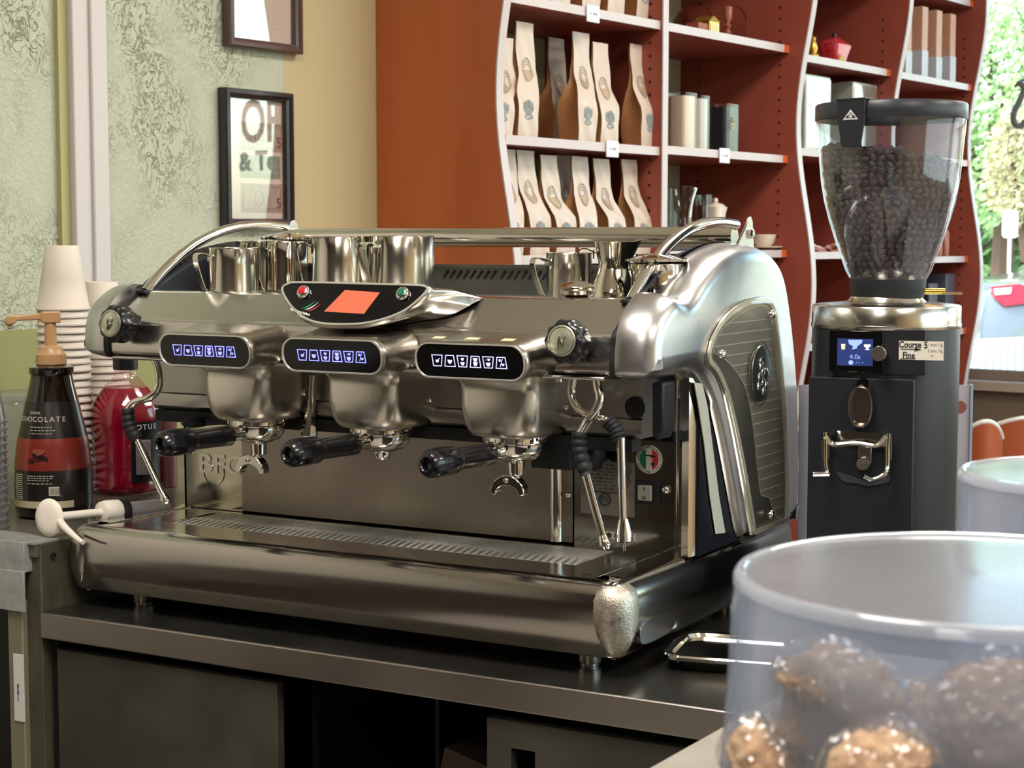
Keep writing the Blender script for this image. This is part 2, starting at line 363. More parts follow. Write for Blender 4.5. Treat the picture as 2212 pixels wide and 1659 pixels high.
# right-hand wall with the long shop window
g = G(); wbox(g, SMIN, SMAX, OMAX, OMAX+.14, 0, .8); wbox(g, SMIN, SMAX, OMAX, OMAX+.14, 2.6, CEIL)
wbox(g, SMIN, -1.1, OMAX, OMAX+.14, .8, 2.6); wbox(g, 2.9, SMAX, OMAX, OMAX+.14, .8, 2.6)
struct('wall_right', g, mat('tan_pier', 'B5A080', .6))
window(3, -1.1, 2.9, .8, 2.6, far=False)
struct('baseboard_left', wbox(G(), SMIN, .30, .0, .014, 0, .1), WHITETR)
PANEL = mat('lit_ceiling_panel', 'FFF4E4', .5, emit='FFEEDA', estr=5)
for i, (s, o_, w) in enumerate(LAMPS):
    t = tag(mk('ceiling_light', wbox(G(), s-.62, s+.62, o_-.32, o_+.32, CEIL-.035, CEIL), WHITETR),
            'flat rectangular ceiling light panel '+['near the left wall behind the barista side', 'over the serving counter', 'above the espresso machine', 'above the cafe floor beside the machine', 'nearest the street window', 'farthest from the street window'][i], 'ceiling light', 'ceiling light panels')
    mk('diffuser', wbox(G(), s-.59, s+.59, o_-.29, o_+.29, CEIL-.042, CEIL-.034), PANEL, t)

# window lettering on the panes
LET = mat('vinyl_lettering', '5E5A56', .6)
Ml = frame(wc(SMAX+.055, 3.62, 1.86), NW, (0, 0, 1)); 
for body, zz, oo, sz in (('OP', 2.02, 3.49, .30), ('& Tea', 1.83, 3.49, .13)):
    o = mk('lettering', textg(body, sz, frame(wc(SMAX+.055, oo, zz), -NW, (0, 0, 1)), .002, sx=.72 if sz > .2 else 1, bold=.005), LET, w2)
g = G()
p = [atD(*q, 6.42) for q in ((2216, 172), (2204, 176), (2192, 188), (2200, 178), (2212, 190), (2204, 215), (2190, 245), (2192, 268), (2206, 272), (2214, 262))]
g.tube(p[:4], .006, 8); g.tube(p[3:], .012, 8)
tag(mk('window_lettering', g, LET), 'grey painted script flourish on the window at the far right', 'lettering')

# ------------------------------------------------------------------ outdoors
CONC = mat('sunlit_pavement', 'E6E1D8', .9); GRND = mat('car_park', 'C6C3BC', .9, var=(1.5, 'B4B0A8', .5))
g = G(); g.add([(-40, -40, -.12), (60, -40, -.12), (60, 90, -.12), (-40, 90, -.12)], [(0, 1, 2, 3)]); struct('ground_outside', g, GRND)
def foliage(name, c, R3, n, m1, m2, label, sz=.16, trunk=True, seed=1, grp=None):
    rd = random.Random(seed); t = thing(name, (c[0], c[1], -.12), label, 'tree', grp)
    g = G()
    for i in range(n):
        a, b = rd.uniform(0, 2*pi), math.acos(rd.uniform(-1, 1)); q = rd.uniform(.45, 1)**.5*(1+.18*sin(3*a+seed)*sin(4*b))
        pnt = V((c[0]+R3[0]*q*sin(b)*cos(a), c[1]+R3[1]*q*sin(b)*sin(a), c[2]+R3[2]*q*cos(b)))
        u = V((rd.gauss(0, 1), rd.gauss(0, 1), rd.gauss(0, 1))).normalized(); w = u.orthogonal().normalized(); z = u.cross(w); s = sz*rd.uniform(.5, 1.2)
        g.add([pnt-w*s, pnt-z*s*.45, pnt+w*s, pnt+z*s*.45], [(0, 1, 2, 3)], 0 if rd.random() < .6 else 1)
    mk('foliage', g, [m1, m2], t, smooth=0, flip=False)
    g = G(); b = V((c[0], c[1], -.12)); top = V(c)
    g.tube([b, b+V((.1, .05, (top.z+.12)*.5)), top], [.16, .12, .05], 8)
    for k in range(6):
        a = k*pi/3+seed; g.tube([b+(top-b)*.6, top+V((R3[0]*.55*cos(a), R3[1]*.55*sin(a), R3[2]*(.1+.1*k)))], [.06, .02], 6, smooth=0)
    mk('trunk', g, mat('bark', '4A3B30', .9), t); return t
LG1 = mat('leaf_green', '8DB176', .6, spec=.2); LG2 = mat('leaf_light_green', 'B4CDA2', .6, spec=.2); LG3 = mat('leaf_olive', 'A3A07A', .7, spec=.2); LG4 = mat('leaf_pale', 'BDB698', .7, spec=.2)
LG5 = mat('leaf_dark', '35582E', .6, spec=.2)
p = atD(2150, 320, 19); foliage('shade_tree', (p.x, p.y, 2.9), (1.15, 1.2, 1.25), 11000, LG1, LG2, 'bright green leafy tree beyond the window glass', .06, seed=3)
p = atD(2222, 380, 16.5); foliage('olive_tree', (p.x, p.y, 2.15), (.42, .5, .62), 5000, LG3, LG4, 'pale olive bushy tree in front of the green tree outside', .035, seed=5)
p = atD(2120, 485, 21); foliage('dark_shrub', (p.x, p.y, 1.3), (.9, .8, .9), 1800, LG5, LG1, 'dark green shrub under the big tree outside', .12, seed=9)
# slatted building and its dark wall
t = thing('pergola_building', atD(2150, 470, 24), 'dark low building with white slatted roof edge behind the trees', 'building')
t.location.z = -.12; WM[t] = Matrix.Translation(t.location)
a = atD(2060, 519, 24); b = atD(2320, 519, 24); ux = (b-a); ux.z = 0; L_ = ux.length; ux.normalize(); uy = V((-ux.y, ux.x, 0))
def ob(g, u0, u1, v0, v1, z0, z1, mi=0):
    return g.add([a.xy.to_3d()+ux*u+uy*v+V((0, 0, z)) for z in (z0, z1) for v in (v0, v1) for u in (u0, u1)], [(0, 2, 3, 1), (4, 5, 7, 6), (0, 1, 5, 4), (2, 6, 7, 3), (0, 4, 6, 2), (1, 3, 7, 5)], mi)
mk('wall', ob(G(), 0, L_, 0, 2, -.12, 1.85), mat('dark_building', '3C4048', .7), t)
for k in range(4): mk('roof_slat', ob(G(), -.1, L_+.1, -.3-.05*k, -.22-.05*k, 1.62+.13*k, 1.70+.13*k), mat('white_slats', 'E9E6DF', .6), t)
for k in range(4): mk('post', ob(G(), .35+k*.55, .43+k*.55, -.3, -.2, -.12, 1.65), mat('brown_post', '5A4A42', .7), t)
# sign
t = thing('parking_sign', (0, 0, 0), 'blank white rounded sign on a post out in the car park', 'sign'); p = atD(2182, 484, 15)
t.location = (p.x, p.y, -.12); WM[t] = Matrix.Translation(t.location)
Ms = frame(p, RT, (0, 0, 1)); g = G(); g.prism(rrect(.13, .24, .03), -.01, .01, mpM(Ms)); mk('sign_plate', g, mat('sign_white', 'EDEFF2', .5), t)
g = G(); g.tube([(p.x, p.y, -.12), (p.x, p.y, p.z-.11)], .016, 8, smooth=0); mk('post', g, mat('sign_post', 'CFC8B8', .5), t)
# pale kerb wall reflecting the sun
a = atD(2060, 519, 17.5); 
mk_ = ob(G(), 0, L_, 0, .3, -.12, .95)
tag(mk('parapet_wall', mk_, CONC), 'long sunlit white wall behind the parked car', 'wall')
# car
def car(D=13.5):
    ux = RT.copy(); uy = V((-ux.y, ux.x, 0)); p = atD(2108, 700, D-.87)+uy*.87; t = thing('parked_car', (p.x, p.y, -.12), 'silver sedan parked outside with its red tail light showing', 'car')
    o = V((p.x, p.y, .10))
    W = .87
    side = [(0.05, .28), (0, .45), (.0, .72), (.03, .93), (.12, 1.02), (.75, 1.08), (1.15, 1.34), (1.7, 1.47), (2.5, 1.45), (3.2, 1.1), (4.2, .98), (4.6, .8), (4.65, .45), (4.55, .28)]
    prof = smooth2(side, 4); rings = []
    for w, k in ((-W, .90), (-W*.96, .97), (-W*.8, 1.0), (W*.8, 1.0), (W*.96, .97), (W, .90)):
        rings.append([o+ux*(2.3+(u-2.3)*(.985 if abs(w) > W*.9 else 1))+uy*(w*(1 if z < 1.0 else 1-.22*(z-1.0)/.47))+V((0, 0, .28+(z-.28)*k if z < 1.05 else z*(1 if abs(w) < W*.9 else .97))) for u, z in prof])
    g = G(); g.loft(rings); mk('body', g, mat('car_silver', '5C626A', .3, .3, coat=1), t, smooth=40)
    g = G()
    g.add([o+ux*u+uy*w+V((0, 0, z)) for u, z, w in ((.72, 1.10, -.6), (1.12, 1.36, -.5), (1.12, 1.36, .5), (.72, 1.10, .6))], [(0, 1, 2, 3)])
    g.add([o+ux*u+uy*(-W*(.98-.22*max(0, z-1.0)/.47)-.004)+V((0, 0, z)) for u, z in ((1.0, 1.06), (1.35, 1.36), (2.4, 1.38), (3.0, 1.06))], [(0, 1, 2, 3)])
    mk('window', g, mat('car_glass', '2A3036', .08), t, smooth=0)
    for u in (.95, 3.75):
        for w in (-W+.1, W-.1):
            M = frame(o+ux*u+uy*w+V((0, 0, .33)), ux, (0, 0, 1))
            g = G(); g.lathe([(.0, -.1), (.2, -.1), (.31, -.09), (.33, -.05), (.33, .05), (.31, .1), (.2, .1), (.19, .06), (0, .05)], 24, M, caps=False); mk('wheel', g, mat('tyre', '1B1B1D', .7), t)
    M = frame(o+ux*.21+uy*(-W-.004)+V((0, 0, .93)), ux, (0, 0, 1))
    g = G(); g.prism([(-.11, .07), (.1, .09), (.24, .03), (.2, -.04), (.0, -.07), (-.08, -.01)], -.015, .02, mpM(M)); mk('tail_light', g, mat('tail_red', 'C8233A', .2), t)
    g = G(); g.prism([(-.09, .055), (.04, .065), (.03, .02), (-.08, .01)], .018, .028, mpM(M)); mk('reversing_lamp', g, mat('lamp_white', 'E9E4E4', .2), t)
    M = frame(o+ux*.0+uy*(-.55)+V((0, 0, .85)), ux, (0, 0, 1))
    return t
car()
# railing
t = thing('white_railing', (0, 0, -.12), 'white metal railing running past the window outside', 'railing')
a = atD(2085, 760, 9.6); b = atD(2420, 760, 8.6); a.z = b.z = 0; t.location = (a.x, a.y, -.12); WM[t] = Matrix.Translation(t.location)
RAILM = mat('railing_white', 'E4E8EC', .4); d = (b-a)
for nm, z in (('top_rail', .86), ('bottom_rail', .52)):
    g = G(); g.tube([a+V((0, 0, z)), b+V((0, 0, z+.1*(nm == 'top_rail')))], .022, 8, smooth=0); mk(nm, g, RAILM, t)
for k in range(20):
    q = a+d*(k+.5)/20; g = G(); g.box(q.x-.012, q.x+.012, q.y-.012, q.y+.012, -.12, .86+.1*(k+.5)/20); mk('baluster', g, RAILM, t)

# ------------------------------------------------------------------ pictures on the left wall
def picture(p_tl, p_br, fm, label, paper, inner):
    s0, z1 = at_off(*p_tl, .02); s1, z0 = at_off(*p_br, .02)
    t = thing('picture_frame', wc((s0+s1)/2, 0, z0), label, 'picture frame')
    w = .021
    def fr(g, a, b, c, d, o0, o1, mi=0):    # ring between two rectangles
        (ao, ai), = ((a, b),)
    O = [(s0, z0), (s1, z0), (s1, z1), (s0, z1)]; C_ = ((s0+s1)/2, (z0+z1)/2)
    def ins(k): return [(s+(k if s < C_[0] else -k), z+(k if z < C_[1] else -k)) for s, z in O]
    rings = [[wc(s, o, z) for s, z in ins(k)] for k, o in ((0, .001), (0, .022), (.003, .026), (.010, .027), (.013, .022), (.019, .019), (.021, .010), (.021, .001))]
    g = G(); g.loft(rings, False, False); mk('moulding', g, fm, t, smooth=20)
    g = G(); i0, i1 = ins(.019)[0], ins(.019)[2]; wbox(g, i0[0], i1[0], .004, .007, i0[1], i1[1]); bk = mk('mat_board', g, paper, t)
    inner(t, bk, i0, i1)
    g = G(); wbox(g, i0[0], i1[0], .0125, .014, i0[1], i1[1]); mk('glass', g, film('picture_glass', 'FFFFFF', .97, rough=.012, f0=.13), t)
    return t
PAPER = mat('cream_mat_board', 'DCC9BE', .8)
def bills(t, bk, i0, i1):
    for k, (pa, pb, c1, c2, five) in enumerate((((520, 262), (612, 330), 'B8A49A', '8E7B76', 1), ((518, 333), (606, 387), '98A294', '66786C', 0), ((520, 395), (612, 460), 'B8A49A', '8E7B76', 1))):
        a, z1 = at_off(*pa, .0075); b, z0 = at_off(*pb, .0075); a = max(a, i0[0]+.01)
        g = G(); wbox(g, a, b, .007, .0078, z0, z1); bn = mk('banknote', g, mat('note_paper_%d' % five, c1, .8, var=(60, c2, .5)), t)
        g = G()
        for q in range(2):
            e = .004+q*.004; A, B, C_, D = a+e, b-e, z0+e, z1-e; w = .0012
            for bb in ((A, B, C_, C_+w), (A, B, D-w, D), (A, A+w, C_, D), (B-w, B, C_, D)): wbox(g, bb[0], bb[1], .0078, .0082, bb[2], bb[3])
        M = frame(wc((a+b)/2-.01, .008, (z0+z1)/2), DW, (0, 0, 1)); M2 = M
        ringg(g, M, .012, .014, -.0003, .0003, 24, ry=1.25)
        mk('engraving', g, mat('note_ink_%d' % five, c2, .8), bn)
        if five: mk('numeral', textg('5', .032, frame(wc(b-.014, .0084, z0+.02), -DW if False else DW, (0, 0, 1)), .0006, bold=.0006), mat('purple_ink', '77505C', .8), bn)
picture((484, 188), (635, 493), mat('black_frame', '241F22', .3, coat=.3), 'black picture frame holding three banknotes on the green wall', PAPER, bills)
def cert(t, bk, i0, i1):
    g = G(); wbox(g, i0[0]+.03, i1[0]-.03, .007, .0076, i0[1]+.03, i1[1]-.03); mk('document', g, mat('document_paper', 'D8C8B8', .8), t)
s0, z0 = at_off(494, 104, .02); s1, _ = at_off(653, 120, .02)
# its lower edge is all the photo shows; build it full height
def pic2():
    import types
    z1 = z0+.36; d = wc(s0, .02, z1)-CAM; px = 1106+FPX*d.dot(RT)/d.dot(FW); py = 829.5-FPX*d.dot(UP)/d.dot(FW)
    return (px, py)
picture(pic2(), (653, 118), mat('brown_frame', '4E3A36', .3, coat=.3), 'brown stepped picture frame above the banknote frame', PAPER, cert)

# ================================================================== SHELVING UNIT
WOODO = mat('orange_wood', 'A85428', .34, var=(2.2, 'BC6434', .7, (3, 3, .35)), bump=(30, .03), coat=.15)
WOODM = mat('maroon_wood', '8E4636', .42, var=(2.0, '7C3A30', .6, (3, 3, .5)))
EDGE = mat('pale_shelf_edge', 'B4A9A8', .35)
TIP = mat('orange_edge_tip', 'C05A30', .4)
SK = [.334, 1.01, 1.685, 2.36, 3.035]; OFF0 = .367
def wave(z, k): return .383-.028*cos(2*pi*(z-1.77)/.93)+{0: 0, 2: .035, 3: .015, 4: 0}.get(k, 0)
unit = thing('shelving_unit', wc(1.68, .18, 0), 'tall reddish wooden shelving unit with wavy divider edges and pale shelf fronts', 'shelving unit')
ZT = 2.55
for k, s in enumerate(SK):
    g = G(); th_ = .022
    zs = [i*ZT/60 for i in range(61)]
    fr_ = [(wave(z, k) if k != 1 else OFF0+.006) for z in zs]
    o0 = .002
    a0, a1 = (s, s+th_) if k < 4 else (s-th_, s)
    if k == 1: a0, a1 = s-.011, s+.011
    L_ = [wc(a0, o0, z) for z in zs]+[wc(a0, o, z) for o, z in zip(fr_[::-1], zs[::-1])]
    n = len(L_); R_ = [wc(a1, o0, z) for z in zs]+[wc(a1, o, z) for o, z in zip(fr_[::-1], zs[::-1])]
    for i in range(60):
        g.add([wc(a0, o0, zs[i]), wc(a0, fr_[i], zs[i]), wc(a0, fr_[i+1], zs[i+1]), wc(a0, o0, zs[i+1])], [(0, 1, 2, 3)])
        g.add([wc(a1, o0, zs[i]), wc(a1, fr_[i], zs[i]), wc(a1, fr_[i+1], zs[i+1]), wc(a1, o0, zs[i+1])], [(3, 2, 1, 0)])
    g.add([wc(a0, o0, ZT), wc(a1, o0, ZT), wc(a1, fr_[-1], ZT), wc(a0, fr_[-1], ZT)], [(0, 1, 2, 3)])
    mk('side_panel' if k in (0, 4) else 'divider', g, WOODO if k == 0 else WOODM, unit, smooth=0)
    g = G()
    for i in range(60):
        b0, b1 = a0-.0015, a1+.0015
        g.add([wc(b0, fr_[i], zs[i]), wc(b0, fr_[i]+.004, zs[i]), wc(b0, fr_[i+1]+.004, zs[i+1]), wc(b0, fr_[i+1], zs[i+1]), wc(b1, fr_[i], zs[i]), wc(b1, fr_[i]+.004, zs[i]), wc(b1, fr_[i+1]+.004, zs[i+1]), wc(b1, fr_[i+1], zs[i+1])], [(0, 1, 2, 3), (7, 6, 5, 4), (1, 5, 6, 2)])
    mk('edge_band', g, EDGE, unit, smooth=60)
    if k > 0:     # rows of peg holes in the face towards us
        g = G()
        for o_ in (.07, OFF0-.03):
            for z in [1.06+.0325*i for i in range(34)]:
                M = frame(wc(a0-.0008, o_, z), NW, (0, 0, 1)); g.add([M @ V((u, v, 0)) for u, v in circ(.0042, 10)], [tuple(range(10))])
        mk('peg_holes', g, mat('peg_hole', '2A1512', .9), unit, smooth=0)
SH = {0: [.62, .9, 1.135, 1.405, 1.675, 1.99, 2.28], 1: [.62, .9, 1.135, 1.412, 1.68, 1.99, 2.28], 2: [.62, .9, 1.135, 1.405, 1.705, 1.975, 2.26], 3: [.62, .9, 1.135, 1.385, 1.715, 1.975, 2.26]}
for b in range(4):
    a, c = SK[b]+(.022 if b != 1 else .012), SK[b+1]-(.011 if b == 0 else 0.001)
    if b == 3: c = SK[4]-.023
    for z in SH[b]:
        g = G(); wbox(g, a, c, .01, OFF0-.004, z-.02, z); sh = mk('shelf', g, WOODM, unit)
        g = G(); wbox(g, a, c-(.03 if b > 0 else 0), OFF0-.004, OFF0, z-.0205, z+.0005); mk('front_edge', g, EDGE, sh)
        if b > 0: g = G(); wbox(g, c-.03, c, OFF0-.004, OFF0, z-.0205, z+.0005); mk('front_edge', g, TIP, sh)
    g = G(); wbox(g, a, c-.001, .002, .008, 0, ZT); mk('back_panel', g, mat('olive_back_panel', '8C8468', .7) if b < 2 else WOODM, unit)
TAGM = mat('price_tag_white', 'D9DADE', .3)
for px, py, b, z in ((1284, 30, 0, 1.99), (1326, 320, 0, 1.675), (1568, 337, 1, 1.68)):
    s, _ = at_off(px, py, OFF0+.008); g = G(); wbox(g, s-.026, s+.026, OFF0+.001, OFF0+.006, z-.034, z+.006)
    tg = mk('price_tag', g, TAGM, unit, bevel=.002)
    g = G(); Mt = frame(wc(s, OFF0+.0062, z-.014), DW, (0, 0, 1)); [g.box(-.014+.006*q, -.011+.006*q, -.003, .003, 0, .0006, M=Mt) for q in (0, 2, 3, 4)]
    mk('tag_print', g, mat('tag_ink', '777A80', .7), tg)

# ------------------------------------------------------------------ coffee bags
CREAM = mat('cream_bag_paper', 'B9AA9C', .42, bump=(38, .35)); KRAFT = mat('kraft_paper', '99693E', .6, bump=(30, .3))
INKG = mat('grey_crest_ink', '7D8284', .6); INKB = mat('brown_label_ink', '8C7B66', .5); FOIL = mat('shiny_label', 'E8E4DE', .25)
def bag(bpx, bpy_, tpx, tpy, z0, label, off=.325, kink=.55, bulge=1, w=.074, d=.056, grp='coffee bags on the shelves', kshift=0):
    s0, _ = at_off(bpx, bpy_, off+d/2); s1, z1 = at_off(tpx, tpy, off)
    h = max(.19, min(z1-z0, .285)); t = thing('coffee_bag', wc(s0, off, z0), label, 'coffee bag', grp)
    lv = [(0, 1, 1, 0), (.12, 1.03, 1.08, 0), (.28, 1.07, 1.12, 0), (.38, 1.08, 1.0, .04), (kink, .99, .36, .85+kshift*.3), (kink+.03, .98, .24, .86+kshift*.3), (.75, .93, .10, .88), (.9, .92, .07, .95), (1, .92, .06, 1)]
    def S(k, f):
        for i in range(len(lv)-1):
            if k <= lv[i+1][0] or i == len(lv)-2:
                a, b = lv[i], lv[i+1]; q = (k-a[0])/(b[0]-a[0]); return a[f]*(1-q)+b[f]*q
    def pt(u, v, k):    # u, v in -1..1
        z = z0+h*k; sc = s0+(s1-s0)*S(k, 3); crease = .0032*sin(u*5+k*17+bpx)*(.3+k*(1-k))
        return wc(sc+u*w/2*S(k, 1), off+v*(d/2*S(k, 2))+crease-.012*max(0, k-.5), z)
    ks = [i/26 for i in range(27)]
    g = G(); nu, nv = 8, 4
    for fc in (1, -1):
        g.loft([[pt(-1+2*i/nu, fc, k) for i in range(nu+1)] for k in ks], False, False, False, mi=0)
    for sd in (1, -1):   # gusset folds inwards above the kink
        g.loft([[pt(sd*(1-(.22*(1-abs(-1+2*i/nv)) if k > .35 else .22*k/.35*(1-abs(-1+2*i/nv)))), -1+2*i/nv, k) for i in range(nv+1)] for k in ks], False, False, False, mi=1)
    g.add([pt(-1, -1, 0), pt(1, -1, 0), pt(1, 1, 0), pt(-1, 1, 0)], [(0, 1, 2, 3)], 1); g.add([pt(-1, -1, 1), pt(1, -1, 1), pt(1, 1, 1), pt(-1, 1, 1)], [(0, 1, 2, 3)], 0)
    mk('bag_body', g, [CREAM, KRAFT], t, smooth=50)
    def dec(poly2, c, sc, m, nm):
        g = G()
        for pl in poly2:
            vs = [pt((c[0]+x*sc)/1.0, 1, c[1]+y*sc*w/2/h) + NW*.0012 for x, y in pl]
            g.add(vs, [tuple(range(len(vs)))])
        mk(nm, g, m, t, smooth=0, flip=False)
    E = lambda rx, ry, cx=0, cy_=0, n=20: [(cx+rx*cos(2*pi*i/n), cy_+ry*sin(2*pi*i/n)) for i in range(n)]
    def band(r0, r1, ry, a0=0, a1=2*pi, n=20):
        return [[(r0*cos(a0+(a1-a0)*i/n), r0*ry*sin(a0+(a1-a0)*i/n)), (r1*cos(a0+(a1-a0)*i/n), r1*ry*sin(a0+(a1-a0)*i/n)), (r1*cos(a0+(a1-a0)*(i+1)/n), r1*ry*sin(a0+(a1-a0)*(i+1)/n)), (r0*cos(a0+(a1-a0)*(i+1)/n), r0*ry*sin(a0+(a1-a0)*(i+1)/n))] for i in range(n)]
    dec(band(.52, .58, 1.5)+band(.40, .44, 1.5)+band(.26, .30, 1.5), (0, kink+.03), .88, INKB, 'oval_label')
    dec([[(.5*cos(pi+pi*i/12), .75*sin(pi+pi*i/12)) for i in range(13)]], (0, kink+.03), .86, mat('tan_label_half', '9E8A70', .5), 'oval_label_lower_half')
    crest = [E(.1, .34, -.42+.21*i, .25+.12*cos(i-2), 8) for i in range(5)]+[E(.42, .12, 0, -.1, 10), E(.28, .1, 0, -.32, 10), E(.12, .12, -.3, -.5, 8), E(.12, .12, .3, -.5, 8), E(.2, .07, 0, -.62, 8)]
    dec(crest, (0, .24), .9, INKG, 'crest_print')
    return t
MID = [(1086, 288, 1092, 80), (1140, 290, 1137, 48), (1215, 296, 1205, 82), (1268, 300, 1258, 70), (1316, 303, 1300, 92), (1402, 311, 1380, 96)]
NM = ['leftmost, half hidden by the wavy edge', 'second from the left', 'set back, third from the left', 'fourth from the left', 'fifth from the left', 'rightmost, its top leaning left']
for i, (a, b, c, d_) in enumerate(MID):
    bag(a, b, c, d_, 1.675, 'cream and kraft coffee bag on the middle shelf, '+NM[i], off=.315 if i != 2 else .22, kink=.52+.04*(i % 2), kshift=.1*(-1)**i)
LOW = [(1108, 562, 1098, 322), (1166, 564, 1138, 325), (1222, 566, 1188, 335), (1270, 568, 1256, 338), (1332, 570, 1302, 343), (1388, 572, 1362, 345)]
NL = ['leftmost by the wavy edge', 'second from the left', 'third from the left', 'fourth from the left', 'fifth from the left', 'rightmost with a shiny label']
for i, (a, b, c, d_) in enumerate(LOW):
    bag(a, b, c, d_, 1.405, 'cream coffee bag on the lower shelf behind the rail, '+NL[i], off=.315, kink=.55+.03*(i % 2), kshift=.12*(-1)**i)
bag(1228, 560, 1222, 336, 1.405, 'cream coffee bag set back behind the lower shelf row', off=.2)
for i, (a, b) in enumerate(((1212, 2), (1276, 12), (1330, 24), (1392, 38))):
    bag(a, b, a-6, b-250, 1.99, 'coffee bag on the top shelf, '+['leftmost', 'second from the left', 'third from the left', 'rightmost'][i], off=.30)

def on(px, py, off, z0):
    s, _ = at_off(px, py, off); return wc(s, off, z0), s
# second bay, middle shelf: lidded canisters
def canister(px, w, h, m, label, off=.27, z0=1.68, cat='canister'):
    p, s = on(px, 318, off, z0); t = thing('canister', p, label, cat)
    M = frame(p, DW, NW); M = Matrix(((DW.x, NW.x, 0, p.x), (DW.y, NW.y, 0, p.y), (0, 0, 1, p.z), (0, 0, 0, 1)))
    g = G(); g.prism(rrect(w, w*.9, .012), 0, h, mpM(M)); mk('tin_body', g, m, t, smooth=30)
    g = G(); g.prism(rrect(w+.008, w*.9+.008, .014), 0, .0, mpM(M)) if 0 else None
    g.prism(rrect(w+.012, w*.9+.012, .016), .002, h+.008, mpM(M)); mk('clear_sleeve', g, film('clear_sleeve', 'FFFFFF', .93, rough=.06), t, smooth=30)
    return t
canister(1473, .06, .145, mat('cream_tin', 'CFC0AE', .4), 'cream canister in a clear sleeve at the left of the second bay')
canister(1508, .045, .140, mat('grey_tin', 'B9B4B0', .35), 'narrow grey canister between the cream and the black one', off=.29)
t = canister(1560, .075, .128, mat('black_tin', '20242B', .3), 'black canister in a clear sleeve with a gold emblem')
p, s = on(1578, 260, .305, 1.76); g = G(); M = frame(wc(s, .3115, 1.755), DW, (0, 0, 1)); ringg(g, M, .006, .009, 0, .001, 16); [g.ball(M @ V((.006*cos(a), .010*sin(a)+.012, 0)), .003, n=6) for a in (0, 1, 2, 3)]
mk('gold_emblem', g, mat('gold_print', 'B9A05A', .35, .7), t)
# second bay, lower shelf
t = thing('patterned_tin', on(1480, 500, .27, 1.412)[0], 'black tin box with white scroll pattern on the lower shelf', 'tin box'); p = WM[t].translation
s_, _ = at_off(1478, 490, .3); g = G(); wbox(g, s_-.062, s_+.150, .2, .3, 1.412, 1.466); bx = mk('box', g, mat('patterned_black', '25252A', .4), t, bevel=.003)
g = G(); rd = random.Random(2)
for k in range(15):
    c = wc(s_-.052+.013*k, .3012, 1.440+.012*(k % 2)); M = frame(c, DW, (0, 0, 1)); ringg(g, M, .0035, .0055, 0, .0006, 12); g.box(-.001, .001, -.008, .006, 0, .0006, M=M @ Matrix.Rotation(k, 4, 'Z'))
mk('scroll_pattern', g, WHITEP, bx)
CLEARG = film('clear_glassware', 'F6FAFA', .93, rough=.03, bump=(20, .1))
t = thing('glass_carafe', on(1470, 490, .25, 1.4665)[0], 'clear glass vase with a tall curved spout on the patterned tin', 'carafe'); p = WM[t].translation
g = G(); g.lathe([(.0, 0), (.03, 0), (.032, .02), (.032, .115), (.034, .12)], 24, Matrix.Translation(p)); mk('glass_body', g, CLEARG, t)
g = G(); g.tube([p+NW*.03-DW*.005+V((0, 0, .01)), p+NW*.036-DW*.012+V((0, 0, .04)), p+NW*.036+V((0, 0, .08)), p+NW*.038+DW*.01+V((0, 0, .105)), p+NW*.036+DW*.014+V((0, 0, .112))], [.005, .005, .004, .004, .007], 8); mk('spout', g, mat('bright_glass_spout', 'DDE4E6', .1, .5), t)
t = tag(mk('drinking_glass', G().lathe([(.0, .0), (.02, 0), (.026, .1), (.024, .1), (.019, .004), (0, .004)], 20, Matrix.Translation(on(1520, 470, .24, 1.4665)[0]), caps=False), CLEARG), 'clear tall glass standing behind the cream sugar bowl', 'glass')
p = on(1545, 480, .265, 1.4665)[0]; t = thing('sugar_bowl', p, 'cream ceramic sugar bowl with a knobbed lid on the patterned tin', 'sugar bowl'); M = Matrix.Translation(p); CER = mat('cream_ceramic', 'D8CCBE', .3, coat=.4)
M2 = Matrix(((DW.x, NW.x, 0, p.x), (DW.y, NW.y, 0, p.y), (0, 0, 1, p.z), (0, 0, 0, 1)))
g = G(); g.loft([[M2 @ V((u*k, v*k, z)) for u, v in rrect(.058, .05, .014)] for z, k in ((0, .72), (.01, .8), (.05, .95), (.062, 1.05), (.066, 1.08))]); mk('bowl', g, CER, t)
g = G(); g.loft([[M2 @ V((u*k, v*k, z)) for u, v in rrect(.058, .05, .014)] for z, k in ((.066, .98), (.074, .7), (.078, .3))]); g.ball(M @ V((0, 0, .084)), .008, n=10); mk('lid', g, CER, t)
# tea cup and saucer at the right of the lower shelf
p = on(1650, 530, .30, 1.412)[0]; t = thing('tea_cup', p+V((0, 0, .006)), 'cream tea cup with an open handle at the end of the lower shelf', 'cup'); M = Matrix.Translation(p)
g = G(); g.lathe([(0, .008), (.018, .008), (.03, .02), (.036, .045), (.034, .045), (.027, .022), (0, .014)], 24, M, caps=False); mk('bowl', g, CER, t)
g = G(); g.tube([p+RT*.033+V((0, 0, .04)), p+RT*.05+V((0, 0, .042)), p+RT*.054+V((0, 0, .028)), p+RT*.042+V((0, 0, .016)), p+RT*.03+V((0, 0, .02))], .0035, 8); mk('handle', g, CER, t)
tag(mk('saucer', G().lathe([(0, .0), (.03, 0), (.055, .008), (.056, .011), (.03, .005), (0, .005)], 28, M, caps=False), CER), 'cream saucer under the tea cup on the lower shelf', 'saucer')
